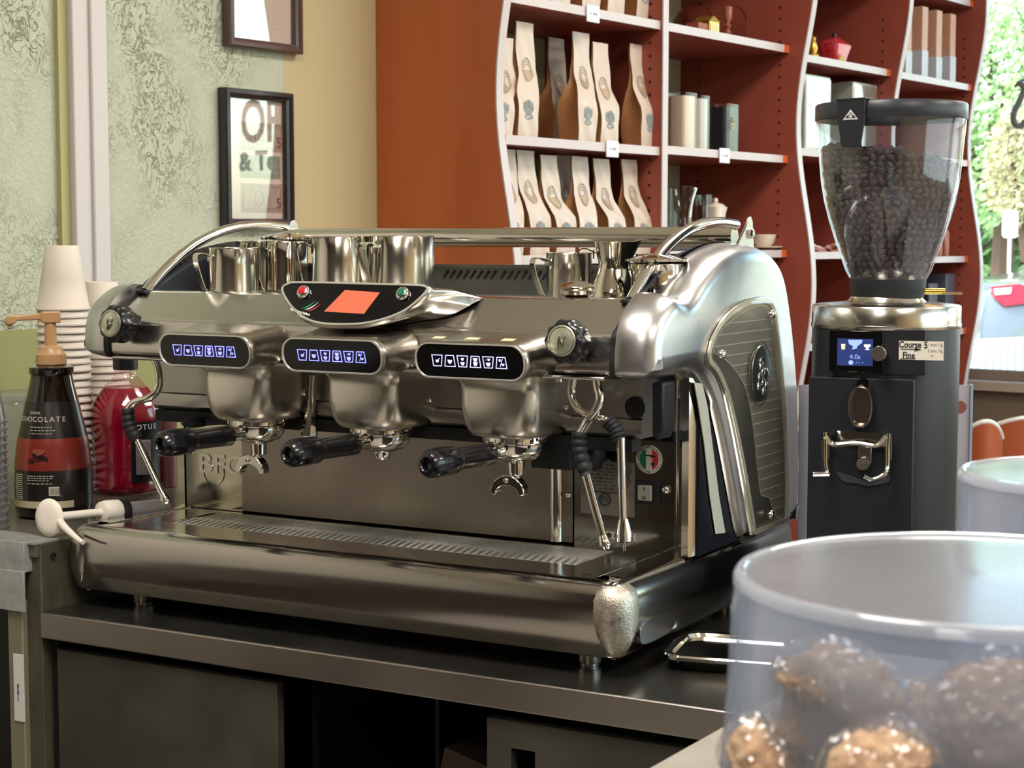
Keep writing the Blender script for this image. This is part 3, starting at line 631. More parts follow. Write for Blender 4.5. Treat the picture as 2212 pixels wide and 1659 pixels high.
# second bay, top shelf: gilt building ornament, dark teapot with thin handle
p = on(1516, 55, .31, 1.99)[0]; t = thing('building_ornament', p, 'small gilt building ornament at the front of the top shelf', 'ornament')
M = Matrix(((DW.x, NW.x, 0, p.x), (DW.y, NW.y, 0, p.y), (0, 0, 1, p.z), (0, 0, 0, 1))); GILT = mat('gilt', 'C9A04A', .3, .8); REDB = mat('ornament_brown', '8A4A34', .5)
g = G(); g.box(-.05, .045, -.02, .02, 0, .026, M=M); mk('base', g, REDB, t, bevel=.001)
g = G(); g.box(.0, .05, -.022, .024, 0, .034, M=M); g.add([M @ V(v) for v in ((-.004, -.024, .034), (.054, -.024, .034), (.054, .026, .034), (-.004, .026, .034), (.025, -.02, .05), (.025, .022, .05))], [(0, 1, 4), (1, 2, 5, 4), (2, 3, 5), (3, 0, 4, 5)]); mk('gable', g, GILT, t, smooth=0)
g = G(); [g.box(.006+.009*k, .010+.009*k, .024, .026, .006, .028, M=M) for k in range(5)]; mk('columns', g, mat('gilt_pale', 'E6D79A', .3, .4), t)
p = on(1500, 50, .2, 1.99)[0]; t = thing('brown_teapot', p, 'dark brown glazed teapot behind the gilt ornament', 'teapot'); M = Matrix.Translation(p); BRN = mat('brown_glaze', '4A2018', .15, coat=.6)
g = G(); g.lathe([(0, 0), (.04, 0), (.06, .03), (.062, .06), (.04, .09), (.015, .1), (0, .102)], 28, M, caps=False); mk('body', g, BRN, t)
p = on(1572, 60, .26, 1.99)[0]; t = thing('glass_candlestick', p, 'brown glass candlestick with stacked beads on the top shelf', 'candlestick'); M = Matrix.Translation(p)
g = G(); g.lathe([(0, 0), (.012, 0), (.014, .01), (.006, .02), (.01, .03), (.005, .038), (.011, .048), (.005, .056), (.012, .07), (.013, .1), (0, .1)], 18, M, caps=False); mk('stem', g, mat('amber_glaze', '9A5A48', .15, coat=.5), t)
p = on(1600, 65, .24, 1.99)[0]; t = tag(mk('wire_handle', G().tube([p+V((0, 0, .0)), p+DW*.03+V((0, 0, .03)), p+DW*.034+V((0, 0, .08)), p+DW*.0+V((0, 0, .11)), p-DW*.05+V((0, 0, .112))], .003, 8), mat('copper_wire', '7A4636', .3, .6)), 'thin curved copper wire handle on the top shelf of the second bay', 'handle')
# third bay
p = on(1803, 110, .30, 1.975)[0]; t = thing('red_lidded_pot', p, 'red lidded ceramic pot with gold pattern on the upper shelf', 'pot')
M = Matrix(((DW.x, NW.x, 0, p.x), (DW.y, NW.y, 0, p.y), (0, 0, 1, p.z), (0, 0, 0, 1))); RED = mat('red_glaze', 'B01828', .2, coat=.6, var=(60, 'D2646A', .5))
g = G(); g.loft([[M @ V((u*k, v*k, z)) for u, v in rrect(.11, .07, .015)] for z, k in ((0, .62), (.02, .75), (.05, .96), (.055, 1.0), (.058, 1.0))]); mk('pot_body', g, RED, t)
g = G(); g.loft([[M @ V((u*k-.004, v*k, z)) for u, v in rrect(.11, .07, .015)] for z, k in ((.058, .98), (.066, .8), (.082, .25))]); mk('lid', g, RED, t)
g = G(); g.ball(M @ V((-.005, 0, .088)), .008, n=10); mk('knob', g, mat('dark_knob', '2B1714', .3), t)
g = G(); [g.box(-.034+.006*k, -.032+.006*k, .033-.0*k, .0345, .006, .03-.004*abs(k-3), M=M) for k in range(7)]; mk('gold_stripes', g, GILT, t)
p = on(1756, 105, .33, 1.975)[0]; t = tag(mk('gold_figurine', G().lathe([(0, 0), (.016, 0), (.017, .01), (.01, .014), (.014, .03), (.010, .045), (.007, .052), (.009, .06), (0, .068)], 16, Matrix.Translation(p), caps=False), GILT), 'small gold and white figurine beside the red pot', 'figurine')
BOXC = film('framed_box_face', 'EAF0EE', .4, haze='D7DDD2', hazeamt=.75, rough=.05)
for i, (px, w) in enumerate(((1770, .085), (1872, .09))):
    s, _ = at_off(px, 240, .33); p = wc(s, .3, 1.705); t = thing('clear_fronted_box', p, ['left clear-fronted box reflecting the window, under the red pot', 'right clear-fronted box reflecting the window, behind the hopper lid'][i], 'box')
    g = G(); wbox(g, s-w/2*1.9, s+w/2*1.9, .22, .325, 1.705, 1.93); mk('box_body', g, mat('box_grey_green', '7E8474', .25, .0, coat=.8, var=(9, 'B4BAB4', .9)), t, bevel=.004)
    g = G(); wbox(g, s-w/2*1.78, s+w/2*1.78, .326, .329, 1.715, 1.92); mk('clear_front', g, film('picture_glass'), t)
p = on(1790, 540, .30, 1.405)[0]; rd = random.Random(4)
for i in range(5):
    s, _ = at_off(1765+13*i, 540, .31); q = wc(s, .31-.02*(i % 2), 1.411+.008*(i % 2)); M = Matrix.Translation(q) @ Matrix.Rotation(i*.9, 4, 'Z') @ Matrix.Rotation(.3, 4, 'Y')
    g = G(); g.loft([[M @ V((u, v*(1-abs(u/.03)*.3)+0, w*(1+.2*sin(u*300)))) for v, w in circ(.009, 10, .006)] for u in [-.032+.008*k for k in range(9)]])
    tag(mk('wrapped_sweet', g, mat('pink_wrapper_%d' % (i % 2), ['B98A84', 'C9A79F'][i % 2], .25, bump=(60, .4))), 'pink wrapped sweet on the shelf left of the bean hopper, '+['leftmost', 'second from the left', 'middle one of five', 'second from the right', 'rightmost'][i], 'sweet', 'pink wrapped sweets')
# fourth bay: four tall boxes, bottles
for i, (x0, x1) in enumerate(((1955, 1983), (1990, 2018), (2021, 2050), (2051, 2080))):
    s0_, _ = at_off(x0, 170, .35); s1_, _ = at_off(x1, 180, .35); s1_ = s0_+.05; g = G(); wbox(g, s0_+.002, s1_-.002, .2, .35, 1.975, 2.205)
    t = thing('tall_packet', wc((s0_+s1_)/2, .28, 1.975), 'tall tan and grey packet on the upper shelf, '+['leftmost of four', 'second of four', 'third of four', 'rightmost, with a dark print'][i], 'packet', 'tall packets in the last bay')
    mk('packet_body', g, mat('tan_packet', 'B58A72', .5, var=(20, 'A67A62', .6)), t, bevel=.003)
    g = G(); wbox(g, s0_+.001, s1_-.001, .199, .3512, 1.976, 2.05+.012*(i % 2)); mk('pale_band', g, mat('grey_band', 'AEB0B4', .5), t)
for i in range(3):
    p = on(2027+15*i, 550, .30, 1.385)[0]; t = thing('slim_bottle', p, 'slim amber bottle at the right of the bean hopper, '+['left of three', 'middle of three', 'right of three'][i], 'bottle', 'slim bottles on the lower shelf')
    M = Matrix.Translation(p); g = G(); g.lathe([(0, 0), (.013, 0), (.014, .01), (.014, .08), (.006, .095), (.006, .103), (0, .103)], 14, M, caps=False); mk('bottle_body', g, mat('amber_pink', 'A46A58', .2, coat=.4), t)
    g = G(); g.lathe([(0, .103), (.008, .103), (.008, .12), (0, .12)], 12, M, caps=False); mk('cap', g, mat('gold_cap', 'C7A35C', .35, .6), t)
for i, (x0, h, m) in enumerate(((2003, .16, '2B2A30'), (2040, .19, '4A4E5C'))):
    s, _ = at_off(x0+14, 650, .33); g = G(); wbox(g, s-.04, s+.035, .22, .33, 1.135, 1.135+h)
    tag(mk('storage_box', g, mat('dark_box_%d' % i, m, .4), bevel=.004), ['black box on the shelf behind the grinder collar', 'dark grey box right of the black box behind the grinder'][i], 'box')
# ------------------------------------------------------------------ seats at the window, far right
SEATW = mat('chair_wood', '94492C', .3, coat=.4)
def curved_chair(px0, px1, py, D, label, h=.40, rim=True):
    a = atD(px0, py, D); b = atD(px1, py, D); a.z = b.z = a.z; c = (a+b)/2; t = thing('cafe_chair', (c.x, c.y, 0), label, 'chair', 'wooden cafe chairs'); w = (b-a).length/2; ux = (b-a).normalized(); uy = V((-ux.y, ux.x, 0))
    zt = a.z; g = G(); r0 = [];
    def P_(u, z, o=0): return c.xy.to_3d()+ux*(w*u)+uy*(.06*(u*u-1)+o)+V((0, 0, z))
    us = [-1+i/6 for i in range(13)]
    g.loft([[P_(u, zt+.05*(1-u*u)-.0, 0) for u in us]+[P_(u, zt+.05*(1-u*u), -.018) for u in us[::-1]], [P_(u, zt-.24, 0) for u in us]+[P_(u, zt-.24, -.018) for u in us[::-1]]]); mk('backrest', g, SEATW, t)
    g = G(); g.tube([P_(u, zt+.05*(1-u*u)+.004, -.009) for u in us], .007, 8, smooth=0); mk('top_rim', g, mat('pale_chair_rim', 'C9C6BE', .25), t)
    g = G(); g.loft([[c.xy.to_3d()+ux*(w*1.0*cos(k*pi/8))+uy*(-.22+.22*sin(k*pi/8))+V((0, 0, z)) for k in range(16)] for z in (.44, .465)]); mk('seat', g, SEATW, t)
    for su in (-1, 1):
        for sv in (-.42, -.03): g = G(); g.tube([c.xy.to_3d()+ux*(su*w*.85)+uy*sv+V((0, 0, .0)), c.xy.to_3d()+ux*(su*w*.8)+uy*(sv*.95)+V((0, 0, .44))], .014, 8, smooth=0); mk('leg', g, mat('chair_leg', '5A3A2A', .4), t)
    for su in (-1, 1): g = G(); g.tube([c.xy.to_3d()+ux*(su*w*.8)+uy*-.03+V((0, 0, .44)), P_(su*.85, zt-.2, -.01)], .012, 8, smooth=0); mk('back_post', g, SEATW, t)
curved_chair(2068, 2162, 948, 4.6, 'wooden cafe chair with a curved back, left of the two by the grinder')
curved_chair(2112, 2330, 935, 5.1, 'wooden cafe chair with a curved back and pale rim at the right edge')

# ================================================================== COUNTERS
CT = mat('dark_worktop_steel', '55534E', .22, .85, rvar=(7, .08), var=(14, '6A6760', .5), bump=(30, .04, (.2, 1, 1)))
NOSE = mat('worktop_edge_steel', 'A59E97', .34, 1, rvar=(5, .05))
OLIVE = mat('dark_olive_laminate', '35332C', .5, var=(11, '46443A', .8), bump=(50, .08))
VOID = mat('black_cabinet_inside', '08080A', .7)
TZ = .9
t = thing('worktop', (.4, .45, TZ), 'dark steel worktop with a pale front edge under the espresso machine', 'worktop')
g = G(); g.box(-.457, 1.02, .006, 1.0, TZ-.034, TZ); mk('top_sheet', g, CT, t)
g = G(); g.box(-.457, 1.02, 0.0, .006, TZ-.038, TZ+.0006); mk('front_edge', g, NOSE, t, bevel=.002)
t = thing('base_cabinet', (.2, .4, 0), 'dark olive under-counter cabinet with an open black bay', 'cabinet')
def cxz(px, y): 
    p = at(px, 1500, 1, y); return p.x
DY = .014
xa, xb, xc = cxz(125, DY), cxz(598, DY), cxz(1052, DY)
g = G(); g.box(-.45, 1.0, .5, .52, 0, TZ-.04); g.box(-.456, -.45, .03, .52, 0, TZ-.04); g.box(1.0, 1.015, .03, .52, 0, TZ-.04); g.box(-.45, 1.0, .04, .5, 0, .08); mk('carcass', g, VOID, t)
g = G(); g.box(xa, xb, DY, .03, .09, TZ-.055); mk('door', g, OLIVE, t, bevel=.001)
g = G(); g.box(-.456, xa-.003, .022, .03, .0, TZ-.04); mk('filler_strip', g, DARKM, t)
xd = at(672, 1500, 1, .12).x; g = G(); g.box(xd, xd+.012, .12, .5, 0, TZ-.04); mk('inner_panel', g, BLACKM, t)
xd = at(940, 1500, 1, .2).x; g = G(); g.box(xd, xd+.006, .2, .5, 0, TZ-.04); mk('inner_panel', g, BLACKM, t)
hx0, hx1 = cxz(1104, DY), cxz(1156, DY); hz = at(1130, 1620, 1, DY).z
g = G(); g.box(xc, hx0, DY, .03, .09, TZ-.055); g.box(hx1, 1.0, DY, .03, .09, TZ-.055); g.box(hx0, hx1, DY, .03, hz, TZ-.055); g.box(hx0, hx1, DY, .03, .09, hz-.09)
mk('door', g, OLIVE, t)
g = G(); q = at(1000, 1640, 1, .1); g.box(q.x-.03, q.x+.06, .1, .32, .3, .76, M=Matrix.Translation(q) @ Matrix.Rotation(R(14), 4, 'Y') @ Matrix.Translation(-q)); mk('loose_board', g, mat('brown_board', '3A2C26', .6), t)
# raised cabinet at the left that carries bottles and cups
BX = -.459; BT = 1.0
t = thing('side_cabinet', (-.78, .4, 0), 'tall dark cabinet left of the machine carrying the bottles and paper cups', 'cabinet')
g = G(); xw = lambda y: wc((y-1.251)/DW.y, .006, 0).x; g.prism([(xw(.0), .0), (BX-.002, 0), (BX-.002, 1.0), (xw(1.0), 1.0)], BT-.02, BT, lambda u, v, w: (u, v, w)); mk('cabinet_top', g, mat('scuffed_dark_top', '5A564D', .3, .3, var=(25, '7B766A', .7)), t, bevel=.001)
g = G(); g.box(BX-.034, BX, .006, 1.0, 0, BT-.001); mk('end_board', g, mat('olive_board', '3B3A2E', .5, var=(30, '56533F', .8, (1, 1, .3)), bump=(60, .2)), t, bevel=.001)
g = G(); g.prism([(xw(.05), .05), (BX-.034, .05), (BX-.034, 1.0), (xw(1.0), 1.0)], 0, BT-.02, lambda u, v, w: (u, v, w)); mk('cabinet_front', g, mat('dark_front', '22201F', .5), t)
def xof(px, py, y): return at(px, py, 1, y)
g = G(); a = xof(22, 1400, .0); b = xof(54, 1400, .0); g.box(a.x, b.x, -.004, .05, 0, .915); mk('corner_post', g, mat('khaki_post', '7A765F', .5, var=(8, '66634F', .6)), t, bevel=.002)
TAPE = mat('silver_tape', '8E9290', .35, .3, bump=(45, .4), var=(40, 'A9ABA6', .8))
a = xof(0, 1200, -.006); b = xof(56, 1200, -.006); g = G(); g.box(a.x-.06, b.x, -.010, .052, .958, BT+.003); g.box(a.x-.02, b.x, -.012, -.008, .9, .96); mk('tape', g, TAPE, t, bevel=.001)
g = G(); g.box(a.x-.06, BX-.001, -.004, .05, BT-.0005, BT+.002); mk('tape', g, TAPE, t)
g = G(); c0 = xof(28, 1412, -.006); c1 = xof(52, 1560, -.006); g.box(c0.x, c1.x, -.006, -.0035, c1.z, c0.z); lb = mk('paper_label', g, mat('paper_white', 'C9C8C4', .7), t)
g = G(); [g.box((c0.x+c1.x)/2-.002, (c0.x+c1.x)/2+.001, -.0066, -.006, c0.z-.05-.01*k, c0.z-.044-.01*k) for k in range(2)]; g.box((c0.x+c1.x)/2-.002, (c0.x+c1.x)/2, -.0066, -.006, c1.z+.03, c1.z+.055); mk('label_print', g, mat('tag_ink', '777A80', .7), lb)
g = G(); q = xof(107, 1200, .03); M = frame((BX+.0006, .03, q.z), (0, 1, 0), (0, 0, 1)); ringg(g, M, .003, .0055, 0, .002, 14); mk('screw_hole', g, DARKM, t)
# foreground serving counter at the right, where the jars stand
g = G(); FZ = 1.0
pa, pb = at(1400, 1659, 2, FZ), at(1548, 1576, 2, FZ); d = (pb-pa).normalized()
L0 = pa-d*.5; L1 = pa+d*((-.03-pa.y)/d.y)
n_ = V((d.y, -d.x, 0))
def slab(z0, z1, k0=0, k1=.9): 
    return [(L0+n_*k0).xy.to_3d()+V((0, 0, z0)), (L1+n_*k0).xy.to_3d()+V((0, 0, z0)), (L1+n_*k1).xy.to_3d()+V((0, 0, z0)), (L0+n_*k1).xy.to_3d()+V((0, 0, z0)), (L0+n_*k0).xy.to_3d()+V((0, 0, z1)), (L1+n_*k0).xy.to_3d()+V((0, 0, z1)), (L1+n_*k1).xy.to_3d()+V((0, 0, z1)), (L0+n_*k1).xy.to_3d()+V((0, 0, z1))]
BF = [(0, 3, 2, 1), (4, 5, 6, 7), (0, 1, 5, 4), (1, 2, 6, 5), (2, 3, 7, 6), (3, 0, 4, 7)]
t = thing('serving_counter', (L0+n_*.4).xy.to_3d(), 'grey laminate serving counter in the lower right foreground', 'counter')
g = G(); g.add(slab(FZ-.03, FZ), BF); mk('counter_top', g, mat('grey_laminate', '8F8A80', .4, var=(20, '7C776D', .6)), t, bevel=.002)
g = G(); g.add(slab(0, FZ-.03, .04, .85), BF); mk('counter_base', g, OLIVE, t)

# steel pan with coffee grounds on the worktop
pc = [at(px, py, 2, TZ+.001) for px, py in ((1410, 1452), (1500, 1394), (1720, 1404), (1690, 1490))]
c = (pc[0]+pc[2])/2; c = at(1590, 1432, 2, TZ)
t = thing('steel_pan', c, 'shallow stainless pan with coffee grounds at the right of the machine', 'pan'); M = Matrix.Translation(c) @ Matrix.Rotation(R(12), 4, 'Z')
rr = lambda w, h, r, z: [M @ V((u, v, z)) for u, v in rrect(w, h, r, 5)]
W_, H_ = .17, .15
g = G(); g.loft([rr(W_, H_, .03, .016), rr(W_, H_, .03, .02), rr(W_-.004, H_-.004, .028, .022), rr(W_-.022, H_-.022, .022, .021), rr(W_-.03, H_-.03, .02, .012), rr(W_-.038, H_-.038, .018, .004), rr(W_-.06, H_-.06, .01, .003), rr(W_-.06, H_-.06, .01, .0005), rr(W_-.036, H_-.036, .018, .001), rr(W_-.026, H_-.026, .02, .012), rr(W_-.02, H_-.02, .022, .016), rr(W_, H_, .03, .016)], True, False)
mk('pan_body', g, CHROME, t)
g = G(); rd = random.Random(1); g.loft([[M @ V((u*k*(1+.05*sin(i*1.7)), v*k, z)) for i, (u, v) in enumerate(rrect(W_-.05, H_-.05, .02))] for z, k in ((.0042, 1), (.009, .85), (.011, .5), (.012, .1))])
for k in range(160): g.ball(M @ V((rd.uniform(-.055, .055), rd.uniform(-.045, .045), .010+rd.uniform(-.003, .002))), rd.uniform(.001, .0028), n=6)
mk('coffee_grounds', g, mat('coffee_grounds', '2E1A12', .9), t, kind='stuff')

# ================================================================== ESPRESSO MACHINE
mc = thing('espresso_machine', (0, .3, TZ), 'large three-group stainless espresso machine in the middle of the worktop', 'espresso machine')
ZT_ = 1.02; XL, XR = -.418, .418
YZ = lambda u, v, w: (w, u, v)       # profile in (y, z), swept along x
XZ = lambda u, v, w: (u, w, v)
# --- drip-tray base
fp = [(.085, 1.0215), (.072, 1.021), (.062, 1.017), (.055, 1.008), (.052, .995), (.052, .975), (.0530, .962), (.0562, .946), (.0605, .931), (.064, .9265), (.076, .9245)]
fp = smooth2(fp, 4, False)+[(.10, .924), (.10, 1.0215)]
fpp = fp[:-2]
CR = .027; XO, YF_ = .457, .052
def corner_path():      # half of the tray's outline, from the middle of the front round the right corner to the back
    pts = [((XO-CR)*i/6, YF_, 0, -1) for i in range(7)]+[(XO-CR+CR*sin(a), YF_+CR-CR*cos(a), sin(a), -cos(a)) for a in [R(90*i/10) for i in range(1, 11)]]
    return pts+[(XO, .15, 1, 0), (XO, .3, 1, 0), (XO, .64, 1, 0)]
half = corner_path(); path = [(-x, y, -nx, ny) for x, y, nx, ny in half[::-1][:-1]]+half
rings = [[V((x-nx*(y_-YF_), y-ny*(y_-YF_), z)) for x, y, nx, ny in path] for y_, z in fpp+[(.10, .924)]]
g = G(); g.loft([[V((x-nx*.05, y-ny*.05, 1.0215)) for x, y, nx, ny in path]]+rings, False, False, False); sd = mk('tray_shell', g, STEELT, mc, smooth=50, flip=False)
for f_ in sd.data.polygons: pass
g = G(); Ms = frame((XO-.0015, .155, .953), (0, 1, 0), (0, 0, 1)); g.prism(smooth2([(-.045, -.016), (-.05, .004), (-.03, .013), (.02, .012), (.045, .003), (.054, -.010), (.02, -.018)], 4), -.004, .0022, mpM(Ms)); mk('grip_recess', g, mat('recess_shade_steel', '6E6A66', .25, 1), sd, bevel=.001)  # flat patch; the shade of the recess is put into a darker steel
def pathpt(s_):
    if s_ < .035: return (XO-CR-.035+s_, YF_, 0, -1)
    if s_ < .035+CR*pi/2: a = (s_-.035)/CR; return (XO-CR+CR*sin(a), YF_+CR-CR*cos(a), sin(a), -cos(a))
    return (XO, YF_+CR+s_-.035-CR*pi/2, 1, 0)
def inset(z):
    for (y0, z0_), (y1, z1_) in zip(fpp[:-1], fpp[1:]):
        if z1_ <= z <= z0_: return y0+(y1-y0)*(z0_-z)/(z0_-z1_)-YF_
    return fpp[-1][0]-YF_
for sgn in (-1, 1):
    rings = []
    for z, k, dn in ((.9225, .16, -.006), (.9245, .30, -.001), (.930, .50, .001), (.941, .72, .002), (.955, .88, .003), (.970, .97, .003), (.985, 1.0, .003), (1.0, 1.0, .003), (1.010, .96, .002), (1.017, .86, 0), (1.022, .70, -.003), (1.0242, .50, -.010)):
        ring = []
        for i in range(21):
            t_ = -1+i/10; x, y, nx, ny = pathpt(.0605+t_*.0385*k); d = inset(max(.925, min(z, 1.0212)))-dn*(1-t_**6)+.0008*abs(t_)**6-.0006
            ring.append(V((sgn*(x-nx*d), y-ny*d, z)))
        ring.append(V((sgn*(XO-.035), YF_+.035, z))); rings.append(ring)
    g = G(); g.loft(rings); mk('corner_cap', g, CASTC if sgn > 0 else STEELD, mc, smooth=50)
g = G(); g.box(-.40, .40, .085, .635, .926, 1.0); mk('base_body', g, mat('base_dark', '1B1B1D', .5, .3), mc)
# deck with sunken grille
gx0, gx1, gy0, gy1 = -.34, .345, .146, .262
g = G(); g.box(-.412, .412, .084, gy0, 1.014, ZT_+.001); g.box(-.412, .412, gy1, .29, 1.014, ZT_+.001); g.box(-.412, gx0, gy0, gy1, 1.014, ZT_+.001); g.box(gx1, .412, gy0, gy1, 1.014, ZT_+.001)
dk = mk('tray_deck', g, mat('deck_steel', 'A9A499', .16, 1, rvar=(18, .06)), mc, smooth=0)
for sgn in (-1, 1): g = G(); g.tube([(sgn*.405, .09, ZT_+.001), (sgn*.405, .275, ZT_+.001)], .0018, 6, smooth=0); mk('deck_seam', g, STEELD, dk)
g = G(); Ms = Matrix.Translation((.385, .098, ZT_+.0012)); g.prism(circ(.006, 16, .0045), 0, .0005, mpM(Ms)); mk('drain_hole', g, DARKM, dk)
g = G(); g.box(gx0, gx1, gy0, gy1, 1.004, 1.006, 1)
nb = 58; 
for row, (ya, yb) in enumerate(((gy0+.004, (gy0+gy1)/2-.004), ((gy0+gy1)/2+.004, gy1-.004))):
    for i in range(nb):
        x = gx0+.004+(gx1-gx0-.012)*i/(nb-1); sl = -.012 if row == 0 else .010; w = .0066
        if row == 1 and (i % 2): pass
        g.add([(x, ya, ZT_), (x+w, ya, ZT_), (x+w+sl, yb, ZT_), (x+sl, yb, ZT_), (x, ya, ZT_-.004), (x+w, ya, ZT_-.004), (x+w+sl, yb, ZT_-.004), (x+sl, yb, ZT_-.004)], [(0, 1, 2, 3), (0, 4, 5, 1), (1, 5, 6, 2), (2, 6, 7, 3), (3, 7, 4, 0)])
for ya, yb in ((gy0, gy0+.006), ((gy0+gy1)/2-.006, (gy0+gy1)/2+.006), (gy1-.006, gy1)): g.box(gx0, gx1, ya, yb, ZT_-.004, ZT_+.0002)
mk('drip_grille', g, [mat('grille_steel', 'CFCBC2', .45, .6), DARKM], mc, smooth=0)
for sx in (-.368, .378):
    for y in (.135, .56):
        g = G(); M = Matrix.Translation((sx, y-.015 if y < .3 else y, TZ)); g.lathe([(0, 0.0003), (.0125, .0003), (.0125, .004), (.0148, .004), (.0152, .006), (.0152, .026), (0, .026)], 24, M, caps=False); mk('foot', g, STEELD, mc)
# --- splash back and lower chassis
YB = .278
def PX(px, py, y=YB): return at(px, py, 1, y)
x525, x1190, x1210, x1240, x1455, x1492 = [PX(q, 1100).x for q in (525, 1190, 1211, 1240, 1457, 1492)]
g = G(); g.box(XL, x525-.001, YB, YB+.004, ZT_+.002, 1.2); lp = mk('splash_panel', g, mat('mirror_splash', 'B4AE98', .13, 1, bump=(4, .05), rvar=(12, .05)), mc)
lp['label'] = 'polished left panel with embossed letters'
Me = frame(PX(478, 1005)-V((0, .0005, 0)), (1, 0, 0), (0, 0, 1))
mk('embossed_letters', textg('BFC', .042, Me, .002, sx=1.25, bold=.0006), MIRROR, lp)
g = G(); Mc = frame(PX(462, 1020)-V((0, .0005, 0)), (1, 0, 0), (0, 0, 1)); rr_ = [[Mc @ V((r*cos(a), r*sin(a), z)) for a in [pi*.95+1.15*pi*i/20 for i in range(21)]] for r, z in ((.019, 0), (.0195, .0012), (.021, .0012), (.0215, 0))]; g.loft(rr_, False, False, False); mk('embossed_crescent', g, MIRROR, lp, flip=False)
g = G(); g.ball(PX(415, 975), .0045, .003, .0045, 10); mk('screw', g, CHROME, lp)
g = G(); g.box(x525+.0005, x1240-.001, YB-.002, YB+.003, ZT_+.004, 1.2); sp_ = mk('splash_panel', g, mat('splash_steel', '9A938A', .3, 1, rvar=(8, .07), var=(9, '867B74', .7)), mc)
g = G(); g.prism([(YB-.002, 0), (YB-.008, .003), (YB-.009, .010), (YB-.008, .017), (YB-.002, .02)], ZT_+.004, 1.2, lambda u, v, w: (x1190+v*.9, u, w)); mk('ridge_strip', g, CHROME, sp_, smooth=60)
g = G(); g.ball(PX(1229, 1069)-V((0, .003, 0)), .004, .003, .004, 10); mk('screw', g, CHROME, sp_)
g = G(); g.box(x1240+.001, x1455-.001, YB-.001, YB+.003, ZT_+.001, 1.25); rp = mk('splash_panel', g, mat('mirror_splash_right', 'B4B2AC', .1, 1, rvar=(12, .05)), mc)
rp['label'] = 'polished right panel with stickers and the power switch'
g = G(); g.prism([(YB-.001, 0), (YB-.006, .002), (YB-.006, .006), (YB-.001, .008), (YB-.001, .014), (YB-.007, .017), (YB-.008, .030), (YB-.004, .034), (YB+.02, .036), (YB+.02, 0)], ZT_+.001, 1.262, lambda u, v, w: (x1455+v*.78, u, w)); mk('corner_column', g, CHROME, mc, smooth=50)
g = G(); g.box(x1455+.027, x1455+.031, YB+.01, .62, ZT_, 1.27); mk('side_plate', g, NAVY, mc)
g = G(); g.box(-.418, -.414, YB, .62, ZT_, 1.27); mk('side_plate', g, NAVY, mc)
g = G(); g.box(XL, x1455+.02, YB+.02, .62, ZT_, 1.25); mk('inner_chassis', g, NAVY, mc)
# stickers on the right panel
def rect_on(px0, py0, px1, py1, dy): a = PX(px0, py0); b = PX(px1, py1); return a.x, b.x, YB-.001-dy, YB-.001, b.z, a.z
g = G(); g.box(*rect_on(1256, 992, 1371, 1118, .0006)); st = mk('rating_plate', g, mat('rating_plate_silver', '8D8A84', .4, .4), rp)
g = G(); a = PX(1268, 1002); rd = random.Random(3)
for r_ in range(9):
    x = PX(1266, 1000).x; z = PX(1266, 1000+r_*7.4).z
    while x < PX(1355, 1000).x:
        w = rd.uniform(.002, .008); g.box(x, x+w, YB-.0022, YB-.0015, z-.0012, z+.0005); x += w+rd.uniform(.0015, .006)
a, b = PX(1258, 1059), PX(1369, 1059); g.box(a.x, b.x, YB-.0022, YB-.0015, a.z, a.z+.0008)
mk('plate_print', g, mat('grey_print', '55524E', .6), st)
for px, py, r_, sz in ((1308, 1079, .0088, .0105), (1357, 1017, .0055, .006), (1356, 1040, .0055, .006)):
    Mt = frame(PX(px, py)-V((0, .0022, 0)), (1, 0, 0), (0, 0, 1)); g = textg('ETL' if r_ > .008 else 'R', sz, Mt, .0005, sx=.7); ringg(g, Mt, r_*.8, r_*.86, 0, .0004, 28); ringg(g, Mt, r_*.94, r_*1.02, 0, .0004, 28); mk('certification_mark', g, mat('grey_print2', '3B3936', .6), st)
Mt = frame(PX(1403, 992)-V((0, .0012, 0)), (1, 0, 0), (0, 0, 1)); RS = .0195
g = G(); g.prism(circ(RS, 40), -.0004, .0002, mpM(Mt)); bd = mk('round_sticker', g, mat('sticker_cream', 'D8D5C6', .5), rp)
for c_, x0, x1 in (('137A4B', -.014, -.0045), ('DAD7C9', -.0045, .0045), ('C4313A', .0045, .014)):
    g = G(); n = 12; rr_ = .0142; pts = [(x, math.sqrt(max(0, rr_**2-x*x))) for x in [x0+(x1-x0)*i/n for i in range(n+1)]]; g.prism(pts+[(x, -y) for x, y in pts[::-1]], .0002, .0005, mpM(Mt)); mk('sticker_flag', g, mat('flag_'+c_, c_, .5), bd)
g = G()
def arctext(s, r_, a_mid, step, size, inside=False):
    for i, ch in enumerate(s):
        a = a_mid-(i-(len(s)-1)/2)*step*(-1 if inside else 1)
        if ch == ' ': continue
        o = Mt @ V((r_*cos(a), r_*sin(a), .0004)); ux = V((sin(a), 0, -cos(a))) if not inside else V((-sin(a), 0, cos(a))); uy = V((cos(a), 0, sin(a))) if not inside else V((-cos(a), 0, -sin(a)))
        t_ = textg(ch, size, frame(o, ux, uy), .0003); g.add(t_.v, t_.f)
arctext('espresso coffee machine', .0168, pi/2, .148, .0036); arctext('totally made in Italy', .0168, -pi/2, .118, .0034, True)
g.box(-.006, .008, .0045, .006, .0005, .0008, M=Mt); g.box(.002, .010, .003, .005, .0005, .0008, M=Mt); g.prism([(.003, -.004), (.009, -.004), (.008, -.008), (.006, -.0105), (.004, -.008)], .0005, .0008, mpM(Mt))
mk('sticker_print', g, mat('sticker_ink', '24231F', .5), bd)
g = G(); g.box(*rect_on(1376, 1036, 1427, 1092, .003)); sw = mk('power_switch', g, BLACKM, rp, bevel=.001)
